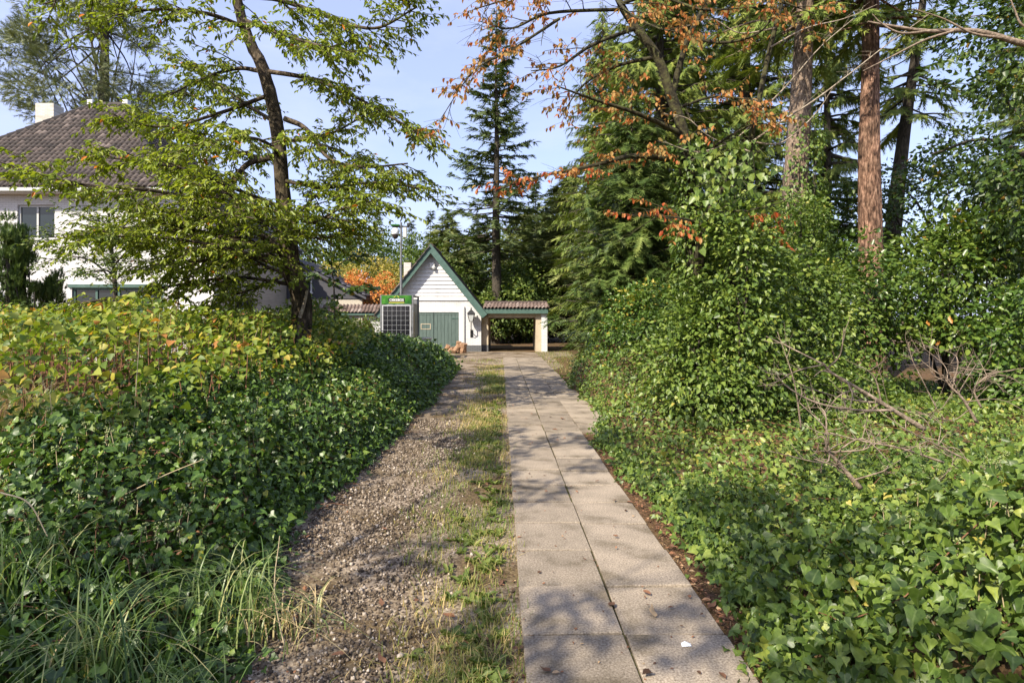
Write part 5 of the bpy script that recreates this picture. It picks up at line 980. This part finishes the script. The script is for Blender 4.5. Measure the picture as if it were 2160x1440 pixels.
# ---- grass and weeds between gravel and slabs
rg = np.random.default_rng(121)
def blades(n, x, y, z, hmin, hmax, wd, lean, rg, nseg=2):
    """bent grass blades as one mesh; returns V, quads, tint"""
    a = rg.uniform(0, 6.283, n); h = rg.uniform(hmin, hmax, n); ln = rg.uniform(0.2, 1, n) * lean * h; sx, sy = -np.sin(a), np.cos(a)
    V = np.zeros((n, (nseg + 1) * 2, 3))
    for k in range(nseg + 1):
        t = k / nseg; cx = x + np.cos(a) * ln * t ** 1.8; cy_ = y + np.sin(a) * ln * t ** 1.8; cz = z + (h * (t - 0.35 * t * t * (ln / np.maximum(h, 1e-6))) if nseg < 4 else h * (1.45 * t - (0.75 + 0.45 * (ln / np.maximum(h, 1e-6))) * t * t))
        hw_ = wd * (1 - 0.85 * t)
        V[:, 2 * k] = np.stack([cx - sx * hw_, cy_ - sy * hw_, cz], -1); V[:, 2 * k + 1] = np.stack([cx + sx * hw_, cy_ + sy * hw_, cz], -1)
    m = (nseg + 1) * 2; Q = np.array([(2 * k, 2 * k + 1, 2 * k + 3, 2 * k + 2) for k in range(nseg)])
    return V.reshape(-1, 3), (Q[None] + (np.arange(n) * m)[:, None, None]).reshape(-1, 4), m
n = 30000; y = 1.9 + 17 * rg.random(n) ** 1.6; cx = path_x(y) - 0.24 - 0.12 * sstep(3, 6, y) * (1 - sstep(8, 12, y)); x = cx + rg.normal(0, 0.19 + 0.06 * sstep(3, 5, y), n)
k = (x < path_x(y) + 0.05 * (rg.random(n) < 0.25)) & (wob(x * 1.5, y, 2.4) + rg.normal(0, .45, n) > -0.1); x, y = x[k], y[k]; n = len(x)
V, Q, m = blades(n, x, y, 0.012, 0.025, 0.085, 0.0028 * (1 + 0.1 * y), 1.1, rg)
tint = np.clip(rg.beta(2, 2, n) + 0.12 + 0.4 * wob(x, y, 1.8), 0, 1)
gs = props(thing('grass_strip', 'weedy grass strip between gravel and slab path', None), kind='stuff')
props(link('grass_blades', mesh_np('grass_blades', V, [Q], M['grass'], np.repeat(tint, m)), gs), kind='stuff')
# broad leaved rosettes
bag = LeafBag()
for q in range(220):
    yy = 1.9 + 9 * rg.random() ** 1.6; xx = path_x(yy) - 0.1 - abs(rg.normal(0, 0.16)); nl = rg.integers(5, 10); a = rg.uniform(0, 6.28, nl)
    bag.add(np.tile([xx, yy, 0.015], (nl, 1)) + rg.normal(0, .006, (nl, 3)) * [1, 1, 0], nrm(np.stack([np.cos(a), np.sin(a), rg.uniform(0.1, 0.9, nl)], -1)), nrm(np.array([0, 0, 1]) + rg.normal(0, .2, (nl, 3))), rg.uniform(.035, .085, nl))
props(link('weed_leaves', bag.mesh('weed_leaves', L_LANCE, M['grass'], rg.uniform(0, .6, bag.n())), gs), kind='stuff')
# grass patch right of the path end, tufts on the forecourt
n = 9000; x = rg.uniform(-3.5, 3, n); y = rg.uniform(15, 26.4, n); k = ((x > path_x(y) + 1.42) & (x < 2.6) & (rg.random(n) < .9)) | ((x < path_x(y) - 0.02) & (np.abs(y - 20.5 - 0.5 * wob(x, y, 1)) < 1.2) & (wob(x, y, 1.6) + rg.normal(0, .4, n) > 0.15))
x, y = x[k], y[k]; n = len(x); V, Q, m = blades(n, x, y, 0.012, 0.04, 0.11, 0.007, 1.0, rg)
props(link('forecourt_grass', mesh_np('forecourt_grass', V, [Q], M['grass'], np.repeat(np.clip(rg.beta(2, 2, n) + .05, 0, 1), m))), 'short grass on the forecourt beside the path end', kind='stuff')
# brown litter along the path edges and on the drive
n = 5200; y = 1.9 + 14 * rg.random(n) ** 1.5; side = rg.random(n); x = np.where(side < 0.62, path_x(y) + 0.99 + 0.42 * sstep(7.3, 7.7, y) + np.abs(rg.normal(0, .09, n)), np.where(side < 0.80, path_x(y) - 0.02 - np.abs(rg.normal(0, .18, n)), np.where(side < 0.93, gxl(y) + 0.1 + np.abs(rg.normal(0, .13, n)), path_x(y) + rg.uniform(-.02, .98, n))))
lit = leaf_mesh('leaf_litter', L_ELLIP, np.stack([x, y, np.where(side < .62, .03, np.where(side < .93, .022, .05))], -1), np.stack([rg.normal(0, 1, n), rg.normal(0, 1, n), rg.normal(0, .15, n)], -1), nrm(np.array([0, 0, 1]) + rg.normal(0, .3, (n, 3))), np.clip(rg.lognormal(-4.0, .45, n), .008, .05), M['litter'], rng=rg)
props(link('leaf_litter', lit), 'brown leaf crumbs along the path edges', kind='stuff')
V, Q, m = blades(5000, path_x(yq := 1.9 + 9 * rg.random(5000) ** 1.4) + 0.97 + np.abs(rg.normal(0, .12, 5000)), yq, 0.02, 0.004, 0.03, 0.0013, 4.0, rg)
props(link('pine_needles', mesh_np('pine_needles', V, [Q], M['litter'], np.repeat(rg.random(5000), m))), 'dry needles at the right edge of the path', kind='stuff')

# ---- fallen leaves one can count, and a paper scrap
flm = [leaf_mesh('fallen_leaf', fold([(0.2, 0.12), (0.27, 0.4), (0.2, 0.7)], tip=0.22 * (k % 3), edge=0.16 - 0.1 * (k % 2)), [(0, 0, 0)], [(0, 1, 0)], [(0, 0, 1)], [1], M['litter'], np.array([k / 5])) for k in range(6)]
FLV = [(1382, 1302, .042, 5, 'large pale tan fallen leaf curled on a slab'), (1290, 1271, .04, 1, 'reddish fallen leaf lying over the slab joint'), (1357, 1246, .035, 3, 'orange brown fallen leaf on a slab edge above the tan leaf'), (1375, 1420, .04, 0, 'dark brown fallen leaf at the bottom of the path'), (1163, 1417, .03, 2, 'small brown fallen leaf on the lowest left slab'), (1304, 1132, .03, 4, 'yellowish fallen leaf on the right hand slabs'),
       (1494, 1276, .035, 2, 'red brown fallen leaf on the right rim of the slabs'), (1600, 1358, .05, 4, 'orange fallen leaf on soil beside the ivy corner'), (1556, 1305, .035, 2, 'brown fallen leaf on soil below the ivy corner'), (1412, 1145, .04, 2, 'red fallen leaf on the soil edge by the ivy'), (1333, 1060, .04, 3, 'orange fallen leaf on the soil edge further up'), (1566, 1195, .06, 4, 'large tan leaf caught on the ivy edge'),
       (806, 1272, .035, 2, 'orange fallen leaf on dark gravel'), (882, 1258, .03, 2, 'brown fallen leaf on gravel near the weeds'), (730, 1370, .04, 3, 'pale red leaf on gravel at the bottom'), (812, 1392, .035, 2, 'brown leaf on gravel at the bottom near the weeds'), (815, 1112, .035, 3, 'orange leaf on sunlit gravel'), (980, 1340, .04, 3, 'orange leaf among the weeds'), (1030, 1346, .035, 2, 'brown leaf among the weeds beside the slabs'), (960, 1295, .04, 4, 'tan leaf between gravel and weeds'), (1080, 1360, .035, 1, 'dark red leaf at the slab edge'), (1165, 905, .05, 3, 'orange leaf on the path before the cherry shadow'), (1186, 882, .05, 4, 'yellow leaf on the far right of the path')]
for px_, py_, sz, v, lb in FLV:
    d_ = F * (EYE - 0.045) / (py_ - HOR); onslab = 0.0 < (px_ - 1080) / F * d_ - path_x(d_) < 0.97
    o = link('fallen_leaf', flm[v], None, ((px_ - 1080) / F * d_, d_, 0.05 if onslab else 0.032), (rg.normal(0, .12), rg.normal(0, .12), rg.uniform(0, 6.28)), sz * 1.7)
    props(o, lb, 'leaf', 'fallen leaves on the ground')
d_ = F * (EYE - .05) / (1358 - HOR); g = G(); q = np.array([(-.022, -.014, 0), (.02, -.017, .004), (.024, .012, 0), (0, .018, .008), (-.02, .012, .002), (0, 0, .012)]); g.add(q, T=[(5, 0, 1), (5, 1, 2), (5, 2, 3), (5, 3, 4), (5, 4, 0)])
o = g.build('paper_scrap', M['paper']); o.location = ((1447 - 1080) / F * d_, d_, .0475); props(o, 'crumpled scrap of white paper on the slab path', 'paper')

# ---- sedge clumps and dry grass at the lower left
def sedge(name, label, cx, cy_, z, n, hmin, hmax, lean, m, seed, tb=0):
    rg = np.random.default_rng(seed); x = cx + rg.normal(0, .13, n); y = cy_ + rg.normal(0, .1, n)
    V, Q, mm = blades(n, x, y, z, hmin, hmax, 0.0042, lean, rg, 7); tint = np.clip(rg.beta(2, 2, n) + tb, 0, 1)
    o = link(name, mesh_np(name, V, [Q], m, np.repeat(tint, mm), True)); return props(o, label, 'grass', 'arching grass clumps below the ivy hedge')
sedge('sedge_clump', 'arching green sedge clump at the bottom left corner', -1.6, 2.3, .1, 110, .35, .75, 1.1, M['sedge'], 131)
sedge('sedge_clump', 'pale sunlit sedge clump spilling towards the gravel', -1.32, 2.75, .1, 80, .3, .62, 1.2, M['sedge'], 132, .1)
sedge('sedge_clump', 'green sedge clump under the ivy near the left edge', -2.25, 2.75, .25, 80, .35, .75, 1.1, M['sedge'], 133)
sedge('sedge_clump', 'thin sedge clump at the very bottom of the view', -1.3, 2.15, .02, 70, .25, .5, 1.1, M['sedge'], 134)
sedge('dry_grass_tuft', 'dry straw coloured grass tuft at the gravel edge', -1.16, 2.85, .02, 120, .12, .34, 1.6, M['sedge'], 135, .5)
sedge('dry_grass_tuft', 'brown dead grass clump in the thicket at the left edge', -3.3, 4.0, .75, 150, .3, .7, 1.0, M['sedge'], 136, .55)
# dry stalks standing in and leaning over the ivy
STK = [([(170, 1090), (330, 1010), (430, 968)], 3.3, 'long pale stalk leaning across the dark ivy'), ([(285, 1080), (283, 900), (295, 700)], 4.2, 'thin upright pale stalk rising from the ivy hedge'), ([(0, 1038), (60, 1060), (100, 1130)], 2.6, 'arched straw stalk at the left edge'), ([(535, 800), (530, 740), (545, 690)], 6.5, 'upright stalk beside the cherry foot'), ([(240, 775), (243, 730), (245, 695)], 5.5, 'short red stalk in the yellow thicket'), ([(0, 790), (25, 745), (32, 700)], 5, 'bent stalk at the left edge of the yellow thicket'), ([(335, 780), (333, 720), (337, 660)], 6, 'dark upright stem among yellow leaves'), ([(105, 845), (85, 790), (72, 765)], 4.6, 'leaning stalk over the dead grass clump'), ([(620, 1440), (580, 1260), (590, 1130)], 2.7, 'thin stalk before the dark hollow in the ivy')]
for pts, d_, lb in STK:
    g = G(); g.tube(spline(pl(pts, d_), 6), np.linspace(.0042, .0022, 13), 5); o = g.build('dry_stalk', M['straw']); props(o, lb, 'stalk', 'dry stalks in the left planting')

# ---- dead branches lying in the ivy on the right
def dead_branch(label, pts, d_, r, seed, tw=9, tl=0.5, bend=0.35):
    rg = np.random.default_rng(seed); t = thing('dead_branch', label, 'branch', group='dead branches lying in the ivy'); g = G(); P = spline(pl(pts, d_), 6); n_ = len(P); r *= 0.72; tl *= 0.75; g.tube(P, np.linspace(r, r * .35, n_), 8, True, .08, rg)
    g.build('limb', M['deadwood'], t, True)
    for k in range(tw):
        j = rg.integers(int(n_ * .2), n_ - 1); dd = nrm(nrm(P[-1] - P[0]) * rg.uniform(.0, .8) + rdir(rg, 1, .35)[0]); L = tl * rg.uniform(.4, 1.2); c = rdir(rg, 1, .5)[0] * bend * L
        q = spline([P[j], P[j] + dd * L * .5 + c * .4, P[j] + dd * L + c * -.2], 5); g = G(); g.tube(q, np.linspace(r * .35, r * .12, len(q)), 5, False)
        for a in range(3):
            jj = rg.integers(3, len(q) - 1); e2 = nrm(dd + rdir(rg, 1, .2)[0] * 1.1); g.tube([q[jj], q[jj] + e2 * L * .22, q[jj] + e2 * L * .4 + [0, 0, .02]], [r * .16, r * .12, r * .06], 4, False)
        g.build('twig', M['deadwood'], t, True)
dead_branch('grey forked dead branch rising above the ivy to the left', [(1950, 905), (1880, 862), (1820, 825), (1760, 790), (1735, 765)], 4.6, .028, 141, 10, .6)
dead_branch('long thin dead branch arching left from the fork', [(1885, 865), (1800, 864), (1720, 848), (1660, 815), (1635, 785)], 4.5, .015, 142, 6, .4)
dead_branch('second thin branch above the long arching one', [(1860, 850), (1780, 840), (1700, 815), (1655, 790)], 4.8, .011, 143, 6, .35)
dead_branch('thick broken branch with torn orange end', [(1815, 1030), (1785, 995), (1755, 960), (1738, 945)], 3.9, .026, 144, 13, .42, .8)
dead_branch('pale dead branch lying flat behind the broken one', [(1990, 975), (1900, 945), (1820, 930), (1750, 912)], 4.2, .013, 145, 10, .4)
dead_branch('spiky dead branch standing up near the rhododendron', [(2060, 890), (2030, 840), (2005, 815), (1988, 790)], 5.2, .02, 146, 14, .55, .7)
dead_branch('reddish brush of twigs beside the spiky branch', [(2070, 860), (2055, 820), (2090, 790), (2140, 780)], 5.4, .014, 147, 14, .5, .6)
dead_branch('thin reddish shoot standing left of the spiky branch', [(1975, 860), (1945, 800), (1925, 760), (1915, 720)], 5.5, .009, 148, 6, .3)
dead_branch('red brown stem standing in the ivy left of the dead branches', [(1690, 905), (1680, 830), (1668, 780), (1640, 700)], 5.4, .012, 149, 3, .3)
dead_branch('tangle of pale twigs at the foot of the ivy mound', [(2120, 1010), (2020, 960), (1960, 930), (1900, 900)], 3.8, .012, 150, 14, .5, .6)
